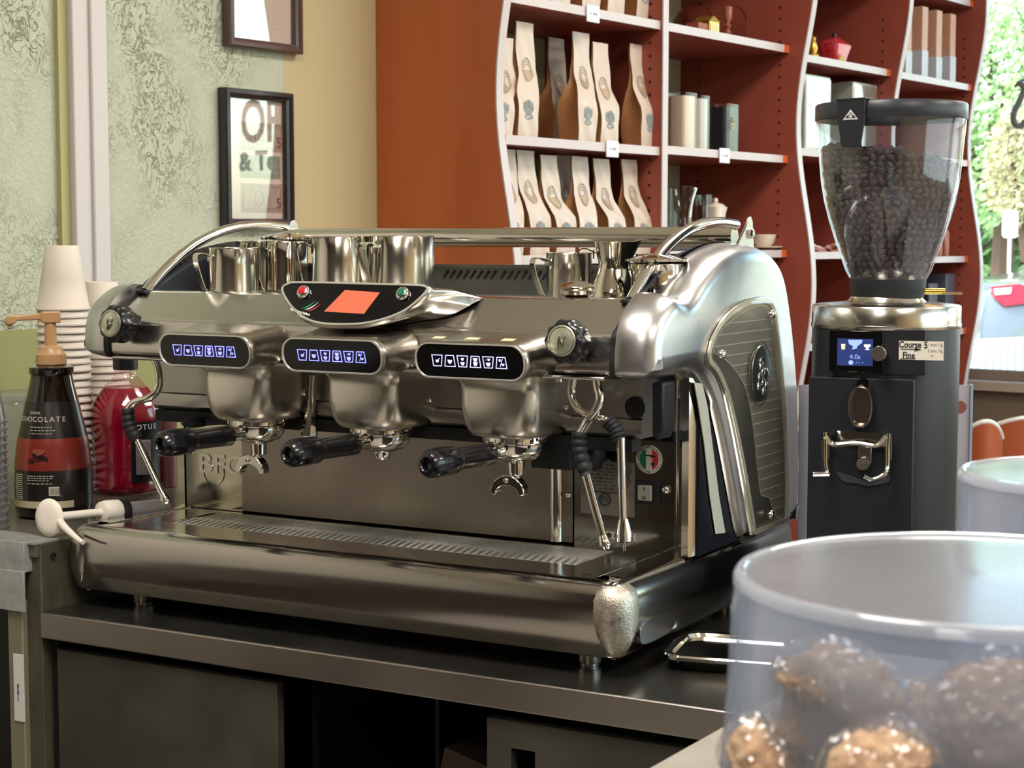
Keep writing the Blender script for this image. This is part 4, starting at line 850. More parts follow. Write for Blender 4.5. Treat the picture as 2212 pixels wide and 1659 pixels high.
a, b = PX(1382, 1046), PX(1411, 1082); g = G(); g.box(a.x, b.x, YB-.0075, YB-.002, b.z, a.z); mk('rocker', g, mat('rocker_grey', 'B5B2AA', .4), sw, bevel=.001)
g = G(); Mr = frame(((a.x+b.x)/2, YB-.0078, (a.z+b.z)/2), (1, 0, 0), (0, 0, 1)); g.box(-.0005, .0005, .004, .008, 0, .0004, M=Mr); ringg(g, Mr @ Matrix.Translation((0, -.006, 0)), .0015, .0022, 0, .0004, 14); mk('rocker_marks', g, DARKM, sw)
g = G(); g.ball(PX(1440, 1057)-V((0, .004, 0)), .0055, .003, .0055, 12); mk('screw', g, CHROME, rp)
g = G(); g.box(*rect_on(1308, 1147, 1374, 1169, .0008)); ub = mk('barcode_tag', g, mat('sticker_white', 'D5D5D0', .5), rp)
Mt2 = frame(PX(1349, 1159)-V((0, .0022, 0)), (1, 0, 0), (0, 0, 1)); mk('tag_letters', textg('U     C', .0105, Mt2, .0004), mat('grey_print2', '3B3936', .6), ub)
g = G(); g.prism(circ(.004, 14), 0, .0004, mpM(frame(PX(1317, 1156)-V((0, .0022, 0)), (1, 0, 0), (0, 0, 1)))); mk('tag_emblem', g, mat('grey_print2', '3B3936', .6), ub)
g = G(); a = PX(1205, 950); g.box(a.x, a.x+.06, .20, YB-.002, a.z-.03, a.z+.01); g.ball((a.x+.075, .245, a.z-.012), .012, .02, .022, 12); mk('pipe_clamp', g, BLACKM, mc, bevel=.002)
# --- beam behind the groups
YG = .205
g = G(); zb0 = at(1300, 942, 1, YG).z
g.prism([(YG, 1.27), (YG, zb0+.026), (YG-.004, zb0+.024), (YG-.006, zb0+.018), (YG-.006, zb0+.006), (YG-.002, zb0), (YB+.02, zb0), (YB+.02, 1.27)], -.41, .412, YZ); bm_ = mk('group_beam', g, mat('beam_steel', 'A4A19C', .3, 1, rvar=(6, .05)), mc, smooth=30)
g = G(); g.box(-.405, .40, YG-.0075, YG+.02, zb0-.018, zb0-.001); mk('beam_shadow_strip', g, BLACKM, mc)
g = G(); Mt = frame(at(1373, 880, 1, YG)-V((0, .001, 0)), (1, 0, 0), (0, 0, 1)); g.prism(circ(.0145, 32), 0, .0015, mpM(Mt)); mk('blanking_plug', g, BLACKM, bm_)
g = G(); q = lambda x, y: at(x, y, 1, .17); pl_ = [(q(*c).x, q(*c).z) for c in ((1409, 826), (1434, 826), (1434, 930), (1426, 950), (1416, 950), (1409, 938))]; g.prism(pl_, .168, .205, XZ); mk('corner_bracket', g, mat('blue_black_plastic', '1A1D26', .4), mc, bevel=.004)
# --- upper body
bp = [(.135, 1.270), (.118, 1.2705), (.111, 1.274), (.109, 1.280), (.109, 1.290), (.1125, 1.308), (.1135, 1.3185), (.1165, 1.3235), (.1225, 1.3265), (.133, 1.3345), (.150, 1.3455), (.163, 1.3535), (.172, 1.359), (.178, 1.3625), (.186, 1.3645)]
body = smooth2(bp, 4, False)+[(.195, 1.3648), (.50, 1.356), (.535, 1.356), (.60, 1.33), (.62, 1.27)]
g = G(); g.prism(body, -.412, .412, YZ); mk('body_shell', g, STEEL, mc, smooth=40)
g = G(); g.box(-.405, .405, .104, .15, 1.2655, 1.2705); mk('lower_lip', g, STEEL, mc, bevel=.002)
for sgn in (-1, 1):     # black gasket between the shell and the end caps
    o = offs2(smooth2(bp, 4, False)+[(.25, 1.364), (.30, 1.27)], -.0035)
    g = G(); g.prism(o[1:-2]+[(.25, 1.368), (.25, 1.2665)], sgn*.4115, sgn*.421, YZ); mk('end_gasket', g, BLACKM, mc, smooth=50)
# --- cast side panels
side = [(.108, 1.272), (.104, 1.283), (.1045, 1.300), (.109, 1.325), (.120, 1.345), (.142, 1.3625), (.170, 1.374), (.196, 1.3715), (.212, 1.369), (.232, 1.377), (.262, 1.396), (.310, 1.418), (.370, 1.4315), (.430, 1.436), (.490, 1.432), (.535, 1.418), (.568, 1.392), (.592, 1.350), (.612, 1.295), (.628, 1.235), (.638, 1.17), (.641, 1.10), (.638, 1.03), (.634, 1.021), (.60, 1.0205), (.50, 1.0205), (.430, 1.0205), (.412, 1.024), (.395, 1.050), (.366, 1.110), (.336, 1.170), (.305, 1.222), (.282, 1.248), (.262, 1.261), (.235, 1.266), (.19, 1.265), (.135, 1.265)]
def sidepanel(sgn):
    P_ = smooth2(side, 3); rings = []
    for x, d in ((.420, .000), (.424, -.0005), (.436, .0), (.448, .002), (.457, .0045), (.465, .009), (.470, .0145), (.4725, .0205), (.4735, .026)):
        rings.append([V((sgn*x, u+.036*max(0, min(1, (.459-x)/.028))*max(0, min(1, (1.262-v)/.035))*(1 if u < .45 and v > 1.022 else 0), v)) for u, v in offs2(P_, d)])
    g = G(); g.loft(rings, True, True, tri=True)
    o = mk('side_panel', g, CAST, mc, smooth=50)
    return o
spn = sidepanel(1); sidepanel(-1)
spn['label'] = 'bright cast side panel with a clear window'
# clear window with its ruled lines and medallion
XW = .4745
win = [(.262, 1.297), (.276, 1.316), (.315, 1.340), (.370, 1.356), (.430, 1.362), (.476, 1.360), (.497, 1.347), (.513, 1.318), (.535, 1.255), (.553, 1.180), (.565, 1.10), (.567, 1.035), (.560, 1.027), (.520, 1.027), (.455, 1.027), (.430, 1.029), (.424, 1.045), (.398, 1.105), (.368, 1.165), (.338, 1.216), (.312, 1.248), (.290, 1.266), (.268, 1.278), (.262, 1.288)]
grey = [(.284, 1.303), (.325, 1.327), (.380, 1.342), (.430, 1.349), (.480, 1.347), (.492, 1.328), (.508, 1.281), (.528, 1.225), (.545, 1.16), (.556, 1.10), (.556, 1.045), (.520, 1.042), (.508, 1.055), (.493, 1.073), (.465, 1.080), (.457, 1.092), (.442, 1.14), (.424, 1.195), (.400, 1.235), (.365, 1.262), (.318, 1.284), (.288, 1.292)]
SX = lambda u, v, w: (w, u, v)
wp = smooth2(win, 3)
g = G(); g.prism(wp, XW-.0008, XW+.0002, SX); mk('window_backing', g, mat('brushed_backing', 'CFCBC0', .28, 1, rvar=(8, .1)), spn, smooth=0)
gp = smooth2(grey, 3); g = G(); g.prism(gp, XW+.0002, XW+.0008, SX); mk('dark_window_field', g, mat('grey_field', 'A8A5A3', .3, .35), spn, smooth=0)
def span(z, poly):
    xs = []
    for i in range(len(poly)):
        (a, b), (c, d_) = poly[i], poly[(i+1) % len(poly)]
        if (b-z)*(d_-z) < 0: xs.append(a+(c-a)*(z-b)/(d_-b))
    return (min(xs), max(xs)) if len(xs) > 1 else None
g = G(); z = 1.054
while z < 1.342:
    r_ = span(z, gp)
    if r_: g.box(XW+.0008, XW+.0014, r_[0]+.001, r_[1]-.001, z-.0005, z+.0005)
    z += .0163 if z < 1.18 else .0145
n = len(gp)
for i in range(n):
    a, b = gp[i], gp[(i+1) % n]; ga = offs2(gp, .0012); g.add([(XW+.0012, a[0], a[1]), (XW+.0012, b[0], b[1]), (XW+.0012, *ga[(i+1) % n]), (XW+.0012, *ga[i])], [(0, 1, 2, 3)])
mk('ruled_lines', g, mat('line_white', 'DEDAD0', .4), spn, smooth=0, flip=False)
g = G(); r3 = [[V((x, u, v)) for u, v in offs2(wp, d)] for x, d in ((XW+.001, 0), (XW+.0055, 0), (XW+.0065, .001), (XW+.0065, .004))]; g.loft(r3, False, True); mk('clear_cover', g, film('acrylic_cover', 'F4F2E8', .93, hazeamt=.04, rough=.05), spn, smooth=50)
g = G(); a_, b_ = offs2(wp, .0015), offs2(wp, .009); r3 = [[V((x, u, v)) for u, v in pl__] for x, pl__ in ((XW+.0016, a_), (XW+.0045, a_), (XW+.0045, b_), (XW+.0016, b_))]; g.loft(r3+[r3[0]], False, False); mk('cover_rim', g, mat('acrylic_edge', 'EAE7DC', .35, .5), spn, smooth=50)
for u, v in ((.300, 1.290), (.481, 1.336), (.489, 1.050)):
    g = G(); g.lathe([(.0065, 0), (.0065, .002), (.0055, .0045), (.003, .0062), (0, .0066)], 20, frame((XW+.0055, u, v), (0, 1, 0), (0, 0, 1))); mk('window_screw', g, CHROME, spn)
Mm = frame((XW+.0062, .440, 1.255), (0, 1, 0), (0, 0, 1))
g = G(); g.lathe([(.0235, 0), (.0245, .001), (.024, .0025), (.022, .003), (0, .0032)], 40, Mm @ Matrix.Diagonal((1.45, 1.62, 1, 1))); md = mk('medallion', g, mat('pewter', '8F908E', .3, 1), spn, smooth=40)
g = G(); rd = random.Random(6)
for (u, v, r_) in ((-.006, -.008, .0065), (.002, -.014, .005), (.010, -.004, .0065), (-.010, -.018, .0045), (.004, -.025, .0045), (.010, -.018, .004), (-.004, .006, .005), (0, .0, .004)): g.ball(Mm @ V((u*1.4, v*1.15+.004, .003)), .003, r_*1.3, r_*1.3, 10)
ringg(g, Mm @ Matrix.Translation((-.002, .016, .002)), .005, .0075, 0, .003, 20); ringg(g, Mm, .040, .0408, -.0006, .0004, 40, ry=1.12)
mk('medallion_relief', g, mat('pewter_light', 'BFC0BE', .22, 1), md)
# ribbed clear trim in front of the leg
def strip(name, pts_, x0, x1, m, k=0): g = G(); g.prism(pts_, x0, x1, SX); return mk(name, g, m, mc, bevel=.003)
strip('inner_side_trim', [(p_.y, p_.z) for p_ in [at(a_, b_, 0, .458) for a_, b_ in ((1499, 826), (1516, 828), (1528, 880), (1538, 960), (1552, 1070), (1566, 1152), (1546, 1154), (1533, 1070), (1521, 960), (1509, 880))]], .4565, .4595, mat('pale_acrylic_strip', 'D8D9CC', .2, .2))
g = G(); lg = smooth2([(.318, 1.232), (.348, 1.18), (.378, 1.120), (.406, 1.060), (.422, 1.026)], 4, False)
for j, (off_, x) in enumerate(((.010, .4735), (.018, .4742))):
    g.tube([(x, u+off_, v+off_*.45) for u, v in lg], .0035, 10, smooth=0)
mk('leg_ribs', g, mat('pale_rib', 'D8D5C8', .18, .5), spn)
g = G(); g.tube([(.462, .43, 1.021), (.462, .55, 1.021), (.455, .63, 1.021)], .006, 8); mk('leg_foot_trim', g, STEELD, mc)
# perforated black strips inside the arches
for sgn in (1, -1):
    arch = smooth2([(.185, 1.368), (.225, 1.392), (.290, 1.4175), (.370, 1.434), (.45, 1.438), (.53, 1.42)], 5, False); n = len(arch)
    xi, xo = sgn*.392, sgn*.421
    g = G(); g.loft([[V((xo, u, v)) for u, v in arch], [V((xi, u, v-.010)) for u, v in arch], [V((xi, u, 1.33)) for u, v in arch], [V((xo, u, 1.33)) for u, v in arch]], False, False, False); pf = mk('perforated_strip', g, mat('perforated_blue_black', '23252E', .4, .4), mc, smooth=50)
    g = G()
    for i in range(2, n-3):
        a, b = V((0, *arch[i])), V((0, *arch[i+1])); tdir = (b-a).normalized(); ux = V((xo-xi, 0, .010)).normalized(); c_ = V(((xi+xo)/2, arch[i][0], arch[i][1]-.005)); nz_ = ux.cross(tdir).normalized(); nz_ = nz_ if nz_.z > 0 else -nz_
        g.add([c_+nz_*.0006+ux*(.0035*cos(2*pi*k/10))+tdir*(.0035*sin(2*pi*k/10)) for k in range(10)], [tuple(range(10))])
    mk('perforations', g, DARKM, pf, smooth=0)
# --- cup tray back and rail
zt_ = 1.400
g = G(); g.box(-.405, .39, .525, .53, 1.355, zt_); g.box(-.405, .39, .515, .535, zt_-.003, zt_+.002); tb = mk('cup_tray_back', g, mat('tray_back_steel', '6F6D6A', .25, .9), mc)
g = G()
for i in range(15):
    for x0, sg in ((-.085, -1), (.02, 1)):
        if i > 7 and sg < 0: continue
        x = x0+i*.0125; M = frame((x, .5246, 1.386), (1, 0, 0), (0, 0, 1)) @ Matrix.Rotation(R(-38)*sg*-1 if sg < 0 else R(-38), 4, 'Z'); g.prism(rrect(.004, .017, .0019, 3), 0, .0006, mpM(M))
mk('vent_slots', g, DARKM, tb, smooth=0)
RY, RZ = .552, 1.4445
g = G(); g.tube([(-.42, RY, RZ), (.395, RY, RZ)], .0155, 24, smooth=0); mk('cup_rail', g, CHROME, mc)
for sgn in (-1, 1):
    x = sgn*.405; pts = [(x, .180, 1.3625), (x, .205, 1.382), (x, .240, 1.405), (x, .290, 1.431), (x, .350, 1.4515), (x, .410, 1.462), (x, .47, 1.4655), (x, .530, 1.4625)]
    g = G(); g.tube([V(p) for p in pts], .0078, 14); mk('rail_arm', g, CHROME, mc)
    g = G(); xb_ = sgn*.413; g.prism([(.515, 1.434), (.545, 1.458), (.556, 1.472), (.566, 1.475), (.573, 1.468), (.580, 1.425), (.56, 1.42)], xb_-.002, xb_+.002, SX); br = mk('rail_bracket', g, STEEL, mc, bevel=.001)
    g = G(); g.lathe([(.008, 0), (.008, .004), (.005, .006), (0, .006)], 8, frame((xb_+sgn*.002, .562, 1.450), (0, 1, 0), (0, 0, 1) if sgn > 0 else (0, 0, -1))); mk('bracket_bolt', g, CHROME, br)
    g = G(); g.box(x-.010, x+.010, .168, .19, 1.360, 1.3655); mk('arm_socket', g, BLACKM, mc, bevel=.002)
# --- display pod
DT, DB_ = V((.040, .092, 1.381)), V((.040, .062, 1.328)); uyd = (DT-DB_).normalized(); MD = frame((DT+DB_)/2, (1, 0, 0), uyd)
face = [(-.118, .024), (-.108, .031), (-.09, .033), (0, .0325), (.09, .0315), (.112, .030), (.118, .024), (.112, .012), (.093, -.008), (.066, -.021), (.034, -.029), (0, -.0315), (-.035, -.0305), (-.062, -.024), (-.09, -.008), (-.112, .012)]
fc = smooth2(face, 4)
def dring(d, w, push=None): return [MD @ V((u, v, w)) for u, v in offs2(fc, d)]
g = G()
back = [V((.040+u*1.18+(.012 if u > .08 else 0), .150+.25*(.03-v), min(1.366, 1.350+v*.35) if v < .02 else 1.366)) for u, v in fc]
back = [V((p.x, (.178 if v > .015 else .120+max(0, (v+.03))*.9), 1.362 if v > .015 else 1.325+(v+.03)*.75)) for p, (u, v) in zip(back, fc)]
mid = [(a*.55+b*.45)+V((0, 0, .002)) for a, b in zip(dring(-.002, 0), back)]
g.loft([dring(.003, .0015), dring(.0, .0015), dring(-.0025, -.002), dring(-.002, -.008), mid, back], True, False); pod = mk('display_pod', g, STEEL, mc, smooth=50)
g = G(); r_ = [dring(.0, .0014), dring(.0, .0028), dring(.0028, .0028), dring(.003, .0016)]; g.loft(r_, False, False); mk('pod_rim', g, RIMW, pod)
g = G(); g.add(dring(.003, .0018), [tuple(range(len(fc)))]); pn = mk('display_glass', g, BLACKG, pod, smooth=0)
g = G(); g.prism([(-.035, -.012), (.030, -.014), (.045, .018), (-.012, .021)], .0019, .0024, mpM(MD)); mk('orange_screen', g, mat('orange_screen', 'B85C42', .4, emit='D87050', estr=.22), pod)
for u, c_, nm in ((-.078, 'C01F2C', 'red_button'), (.082, '1F6A50', 'green_button')):
    M = MD @ Matrix.Translation((u, .016, .0018))
    g = G(); g.lathe([(.010, 0), (.010, .003), (.008, .006), (.006, .0068)], 24, M, caps=False); b_ = mk(nm, g, CHROME, pod)
    g = G(); g.lathe([(.0062, .0064), (.005, .008), (0, .0088)], 20, M, caps=False); mk('button_lens', g, mat(nm+'_lens', c_, .15, coat=.8), b_)
for k, c_ in enumerate(('2E9A5A', 'E4E4DC', 'B8403C')):
    g = G(); pts = [MD @ V((-.073+.005*k+.020*t_, -.008-.002*k+.011*t_*t_+.002*t_, .0022)) for t_ in [i/10 for i in range(11)]]
    up_ = MD.to_3x3() @ V((0, .0011, 0)); g.loft([[p-up_*sin(pi*min(1, max(.05, i/10))) for i, p in enumerate(pts)], [p+up_*sin(pi*min(1, max(.05, i/10))) for i, p in enumerate(pts)]], False, False, False); mk('flag_swoosh', g, mat('swoosh_'+c_, c_, .5), pod, smooth=0, flip=False)
mk('pod_script', textg('Manifattura Italiana', .0050, MD @ Matrix.Translation((-.074, -.0135, .0022)) @ Matrix.Rotation(R(-13), 4, 'Z'), .0003, sx=.95, bold=.0001), WHITEP, pod)
# --- keypads and groups
BLUE = mat('blue_lit_icon', '8A90FF', .4, emit='6A6CFF', estr=2.2); LILA = mat('pale_lit_icon', 'B8BCF0', .4, emit='A9ACE8', estr=1.1)
GX = [-.176, .038, .249]
def glyph(g, M, k, d):
    B = lambda pl: g.prism(pl, .0, d, mpM(M))
    cup = lambda s, y, x=0: B([(x-.0034*s, y+.0018*s), (x+.0034*s, y+.0018*s), (x+.0024*s, y-.0018*s), (x+.001*s, y-.003*s), (x-.001*s, y-.003*s), (x-.0024*s, y-.0018*s)])
    if k == 0: cup(.75, -.0005); B([(.002, .001), (.004, .003), (.003, .0032), (.0015, .0015)])
    elif k == 1: cup(1, -.0005)
    elif k == 2: cup(.7, .003); cup(.9, -.0025)
    elif k == 3: cup(1, .003); cup(1, -.0022)
    elif k == 4: cup(.6, .0035, .001); cup(1, -.0022); B([(-.004, .003), (-.002, .0035), (-.002, .0025)])
    else: B(circ(.0016, 10)); g.v[-20:] = [v+M.to_3x3() @ V((-.002, .003, 0)) for v in g.v[-20:]]; B([(-.002, -.005), (-.0012, -.005), (.0022, .005), (.0014, .005)]); cup(.6, -.002, .0025)
for gi, gx in enumerate(GX):
    ux, uz = V((1, 0, 0)), V((0, -.10, 1)).normalized(); MK = frame((gx, .040, 1.2885), ux, uz)
    def kr(w, h, r, d, dz=0, dx=0): return [MK @ V((u+dx, v+dz, -d)) for u, v in rrect(w, h, r)]
    g = G(); g.loft([kr(.160, .0455, .0205, 0), kr(.164, .0490, .0235, .002), kr(.165, .050, .024, .010), kr(.163, .050, .024, .03), kr(.166, .053, .025, .05, -.001), kr(.180, .058, .026, .075, -.003), kr(.200, .062, .028, .10, -.004)], True, False)
    kp = mk('keypad', g, STEELD, mc, smooth=45)
    g = G(); g.loft([kr(.160, .0455, .0205, .0), kr(.1605, .046, .0205, -.0022), kr(.157, .0425, .019, -.0024), kr(.1555, .041, .0185, -.0006)], False, False); mk('keypad_rim', g, RIMW, kp, smooth=60)
    g = G(); g.add(kr(.1565, .042, .019, -.0008), [tuple(range(28))]); mk('keypad_glass', g, BLACKG, kp, smooth=0)
    for k in range(6):
        M = MK @ Matrix.Translation((-.047+.0187*k, .000, .0012)); s_ = 1 if k % 2 == 0 else -1
        tz = [(-.0083, .0075*s_), (.0083, .0075*s_), (.0062, -.0075*s_), (-.0062, -.0075*s_)]
        if s_ < 0: tz = tz[::-1]
        n_in = [(x*.86, y*.86) for x, y in tz]
        g = G()
        for i in range(4):
            j = (i+1) % 4; g.prism([tz[i], tz[j], n_in[j], n_in[i]], 0, .0004, mpM(M))
        glyph(g, M, k, .0004)
        mk('keypad_button', g, LILA if gi == 2 else BLUE, kp, smooth=0)
    if gi == 2:
        for dx, w in ((-.055, .016), (-.005, .018), (.047, .017)):
            g = G(); M = MK @ Matrix.Translation((dx, .0255, -.018)) @ Matrix.Rotation(R(-86), 4, 'X'); g.box(-w/2, w/2, -.005, .006, .0, .0008, M=M); mk('tape_scrap', g, mat('yellowed_tape', 'CFC39A', .5), kp)
    # group body
    rings = []
    for z, hw, yf, yb, r in ((1.268, .064, .085, .245, .012), (1.262, .062, .090, .245, .014), (1.254, .0575, .096, .245, .016), (1.244, .0575, .095, .245, .018), (1.228, .0575, .0935, .245, .020), (1.212, .0560, .0945, .244, .022), (1.200, .0540, .0965, .243, .024), (1.192, .0515, .100, .24, .025), (1.187, .048, .104, .236, .026), (1.185, .042, .112, .23, .025)):
        cy_, h2 = (yf+yb)/2, (yb-yf); ring = []
        for u, v in rrect(hw*2, h2, r, 6):
            b_ = .005*(1-(u/hw)**2) if v < 0 else 0
            ring.append(V((gx+.004+u, cy_+v-b_, z)))
        rings.append(ring)
    g = G(); g.loft(rings[::-1]); gb = mk('group_head', g, GROUPM, mc, smooth=50)
    g = G(); xs_ = gx+.004+.0572; g.lathe([(.0045, 0), (.0045, .0015), (.003, .003), (0, .003)], 14, frame((xs_, .185, 1.222), (0, 1, 0), (0, 0, 1))); mk('group_screw', g, CHROME, gb)
    pcx, pcy = gx+.004, .152
    M = Matrix.Translation((pcx, pcy, 0))
    g = G(); g.lathe([(.042, 1.187), (.0435, 1.184), (.0435, 1.177), (.039, 1.175)], 40, M); rg = mk('group_ring', g, CHROME, gb)
    g = G(); [g.box(pcx+.0415*cos(a)-.002, pcx+.0415*cos(a)+.002, pcy+.0415*sin(a)-.002, pcy+.0415*sin(a)+.002, 1.178, 1.183) for a in [pi*1.0+pi*i/11 for i in range(12)]]; mk('ring_teeth', g, STEELD, gb)
    # portafilter
    g = G(); g.lathe([(.033, 1.178), (.0375, 1.176), (.0375, 1.166), (.034, 1.160), (.029, 1.155), (.018, 1.151), (.010, 1.150), (0, 1.150)], 36, M, caps=False); pfl = mk('portafilter', g, CHROME, mc)
    hd = V((-.024, -.20, -.016)); hd.normalize(); s0_ = V((pcx, pcy, 1.170)); hx = lambda d: s0_+hd*d
    g = G(); g.tube([hx(.03), hx(.050), hx(.058)], [.0115, .0085, .0105], 16, smooth=3); mk('handle_neck', g, CHROME, pfl)
    Mh = frame(hx(.056), hd.orthogonal(), hd.cross(hd.orthogonal())); Mh = frame(hx(.056), V((0, 0, 1)).cross(hd), V((0, 0, 1)));
    if (Mh.to_3x3() @ V((0, 0, 1))).dot(hd) < 0: Mh = frame(hx(.056), -V((0, 0, 1)).cross(hd), V((0, 0, 1)))
    g = G(); g.lathe([(.0, 0), (.0125, 0), (.0145, .003), (.0140, .03), (.0140, .07), (.0160, .076), (.0180, .080), (.0186, .10), (.0186, .118), (.0175, .126), (.014, .131), (.0095, .132), (.0078, .130), (.0070, .124), (0, .123)], 28, Mh, caps=False); mk('handle', g, mat('handle_black', '0F1014', .22, coat=.5), pfl)
    if gi != 1:
        g = G(); b0 = V((pcx, pcy, 1.150)); g.tube([b0, b0-V((0, 0, .018))], [.012, .011], 16, smooth=0)
        # twin spout: an arch with an open channel, seen side-on
        ax = V((1, .08, 0)).normalized(); bx = V((-ax.y, ax.x, 0)); MS = frame(b0+V((0, 0, -.033))-bx*.012, ax, (0, 0, 1))
        out_ = [(.0245*cos(a)-.004, .024*sin(a)-.007) for a in [pi*1.02-1.04*pi*i/16 for i in range(17)]]; in_ = [(.0165*cos(a)-.004, .0130*sin(a)-.010) for a in [pi*1.02-1.04*pi*i/16 for i in range(17)]]
        g.prism(out_+in_[::-1], -.009, .009, mpM(MS))
        mk('spout', g, CHROME, pfl, smooth=35, bevel=.0015)
        g = G(); g.ball(MS @ V((-.005, .010, -.0095)), .0038, n=10); g.ball(MS @ V((-.005, .010, .0095)), .0038, n=10); mk('spout_screw', g, STEELD, pfl)
    else:
        g = G(); g.lathe([(.012, 1.154), (.0125, 1.146), (.009, 1.140), (0, 1.139)], 20, M, caps=False); mk('spout', g, CHROME, pfl)
g = G(); q = at(425, 912, 1, .19); g.ball(q, .018, .03, .008, 12); g.tube([q+V((.0, 0, 0)), q+V((.06, .03, .004))], .006, 8, smooth=0); mk('lever_stub', g, BLACKM, mc)
# --- knobs
def knob(cx_, cz_, n=10):
    ax = V((0, -1, .10)).normalized(); M = frame((cx_, .118, cz_), (1, 0, 0), ax.cross(V((1, 0, 0))))
    if (M.to_3x3() @ V((0, 0, 1))).dot(ax) < 0: M = frame((cx_, .118, cz_), (-1, 0, 0), ax.cross(V((-1, 0, 0))))
    g = G(); rings = []
    for z, r, am in ((-.02, .015, 0), (.006, .0165, 0), (.013, .021, .0003), (.018, .025, .001), (.026, .0268, .0017), (.036, .0272, .0019), (.044, .0262, .0014), (.0485, .0225, .0005), (.049, .0195, 0)):
        rings.append([M @ V(((r+am*cos(n*a))*cos(a), (r+am*cos(n*a))*sin(a), z)) for a in [2*pi*i/72 for i in range(72)]])
    g.loft(rings); k_ = mk('steam_knob', g, mat('knob_black', '0D0E12', .3, coat=.2), mc, smooth=50)
    g = G(); g.lathe([(.0195, .0490), (.0195, .0502), (.0185, .0508), (0, .0512)], 32, M, caps=False); e_ = mk('knob_emblem', g, mat('emblem_silver', 'BFC1AE', .3, .8), k_)
    g = G(); [g.ball(M @ V((u, v, .0508)), .0014, r1*1.2, r2*1.2, 8) for u, v, r1, r2 in ((-.003, .004, .004, .005), (.003, -.001, .005, .004), (-.004, -.006, .003, .005), (.005, .006, .003, .003), (0, -.003, .003, .006))]; ringg(g, M, .0170, .0176, .0504, .0514, 32); mk('emblem_relief', g, mat('relief_silver', '8F907F', .25, .9), e_)
kz = lambda px, py: at(px, py, 1, .071)
q = kz(241, 699); knob(q.x, q.z-.0045); q = kz(1215, 737); knob(q.x, q.z-.0045)
# --- wands
def px3(lst): return [at(x, y, 1, d) for x, y, d in lst]
def wand(name, pipe, rub, tube, r, tipf, lbl):
    g = G(); g.tube(px3(pipe), r, 12); w_ = mk(name, g, CHROME, mc); w_['label'] = lbl
    rp_ = px3(rub); pp, _ = catmull(rp_, 8); g = G(); g.tube(pp, [.0095+.0009*(1 if i % 3 else -1) for i in range(len(pp))], 14, smooth=0); mk('rubber_grip', g, RUBBER, w_)
    g = G(); g.tube(px3(tube), r*.98, 12, smooth=0); mk('wand_tube', g, CHROME, w_)
    g = G(); tipf(g, px3(tube)); mk('wand_tip', g, CHROME, w_); return w_
def tip_round(g, t): d = (t[-1]-t[-2]).normalized(); g.tube([t[-1]-d*.014, t[-1]-d*.006, t[-1], t[-1]+d*.004], [.0058, .0075, .0078, .005], 12, smooth=3)
def tip_cone(g, t): d = (t[-1]-t[-2]).normalized(); g.tube([t[-1]-d*.028, t[-1]-d*.010, t[-1]-d*.0, t[-1]+d*.002], [.0062, .0108, .0112, .006], 14, smooth=0); g.tube([t[-1], t[-1]+d*.013], .0016, 8, smooth=0)
wand('steam_wand', [(1240, 810, .15), (1235, 850, .15), (1250, 882, .145), (1280, 899, .135), (1308, 906, .13), (1322, 920, .13)], [(1312, 908, .13), (1328, 925, .13), (1338, 948, .13)], [(1341, 945, .13), (1344, 1050, .13), (1348, 1168, .13)], .0058, tip_cone, 'straight wand with a cone nozzle, right of the pair')
wand('steam_wand', [(1288, 812, .13), (1291, 835, .13), (1296, 862, .128), (1288, 886, .125), (1270, 910, .12), (1253, 938, .12)], [(1251, 932, .12), (1253, 975, .12), (1268, 1026, .12)], [(1264, 1020, .12), (1285, 1100, .118), (1308, 1180, .115)], .0058, tip_round, 'slanting wand left of the cone nozzle wand')
wand('steam_wand', [(333, 775, .15), (342, 800, .15), (343, 835, .148), (325, 858, .14), (292, 869, .135), (275, 888, .13)], [(275, 882, .13), (280, 920, .13), (297, 950, .13)], [(294, 944, .13), (325, 1010, .13), (360, 1084, .13)], .0056, tip_round, 'slanting wand at the left end of the machine')
g = G(); g.tube(px3([(676, 810, .19), (674, 850, .19), (671, 895, .19)]), .0058, 12, smooth=3); hw = mk('hot_water_pipe', g, CHROME, mc)
t_ = px3([(671, 890, .19), (667, 945, .19)]); g = G(); g.tube([t_[0], t_[0]+(t_[1]-t_[0])*.8, t_[1]], [.0065, .0125, .0115], 8, smooth=0); mk('water_nozzle', g, CHROME, hw)
g = G(); q = at(1211, 824, 1, .15); g.lathe([(.0075, 0), (.0075, .010), (0, .010)], 6, Matrix.Translation(q)); mk('hex_nut', g, CHROME, mc)

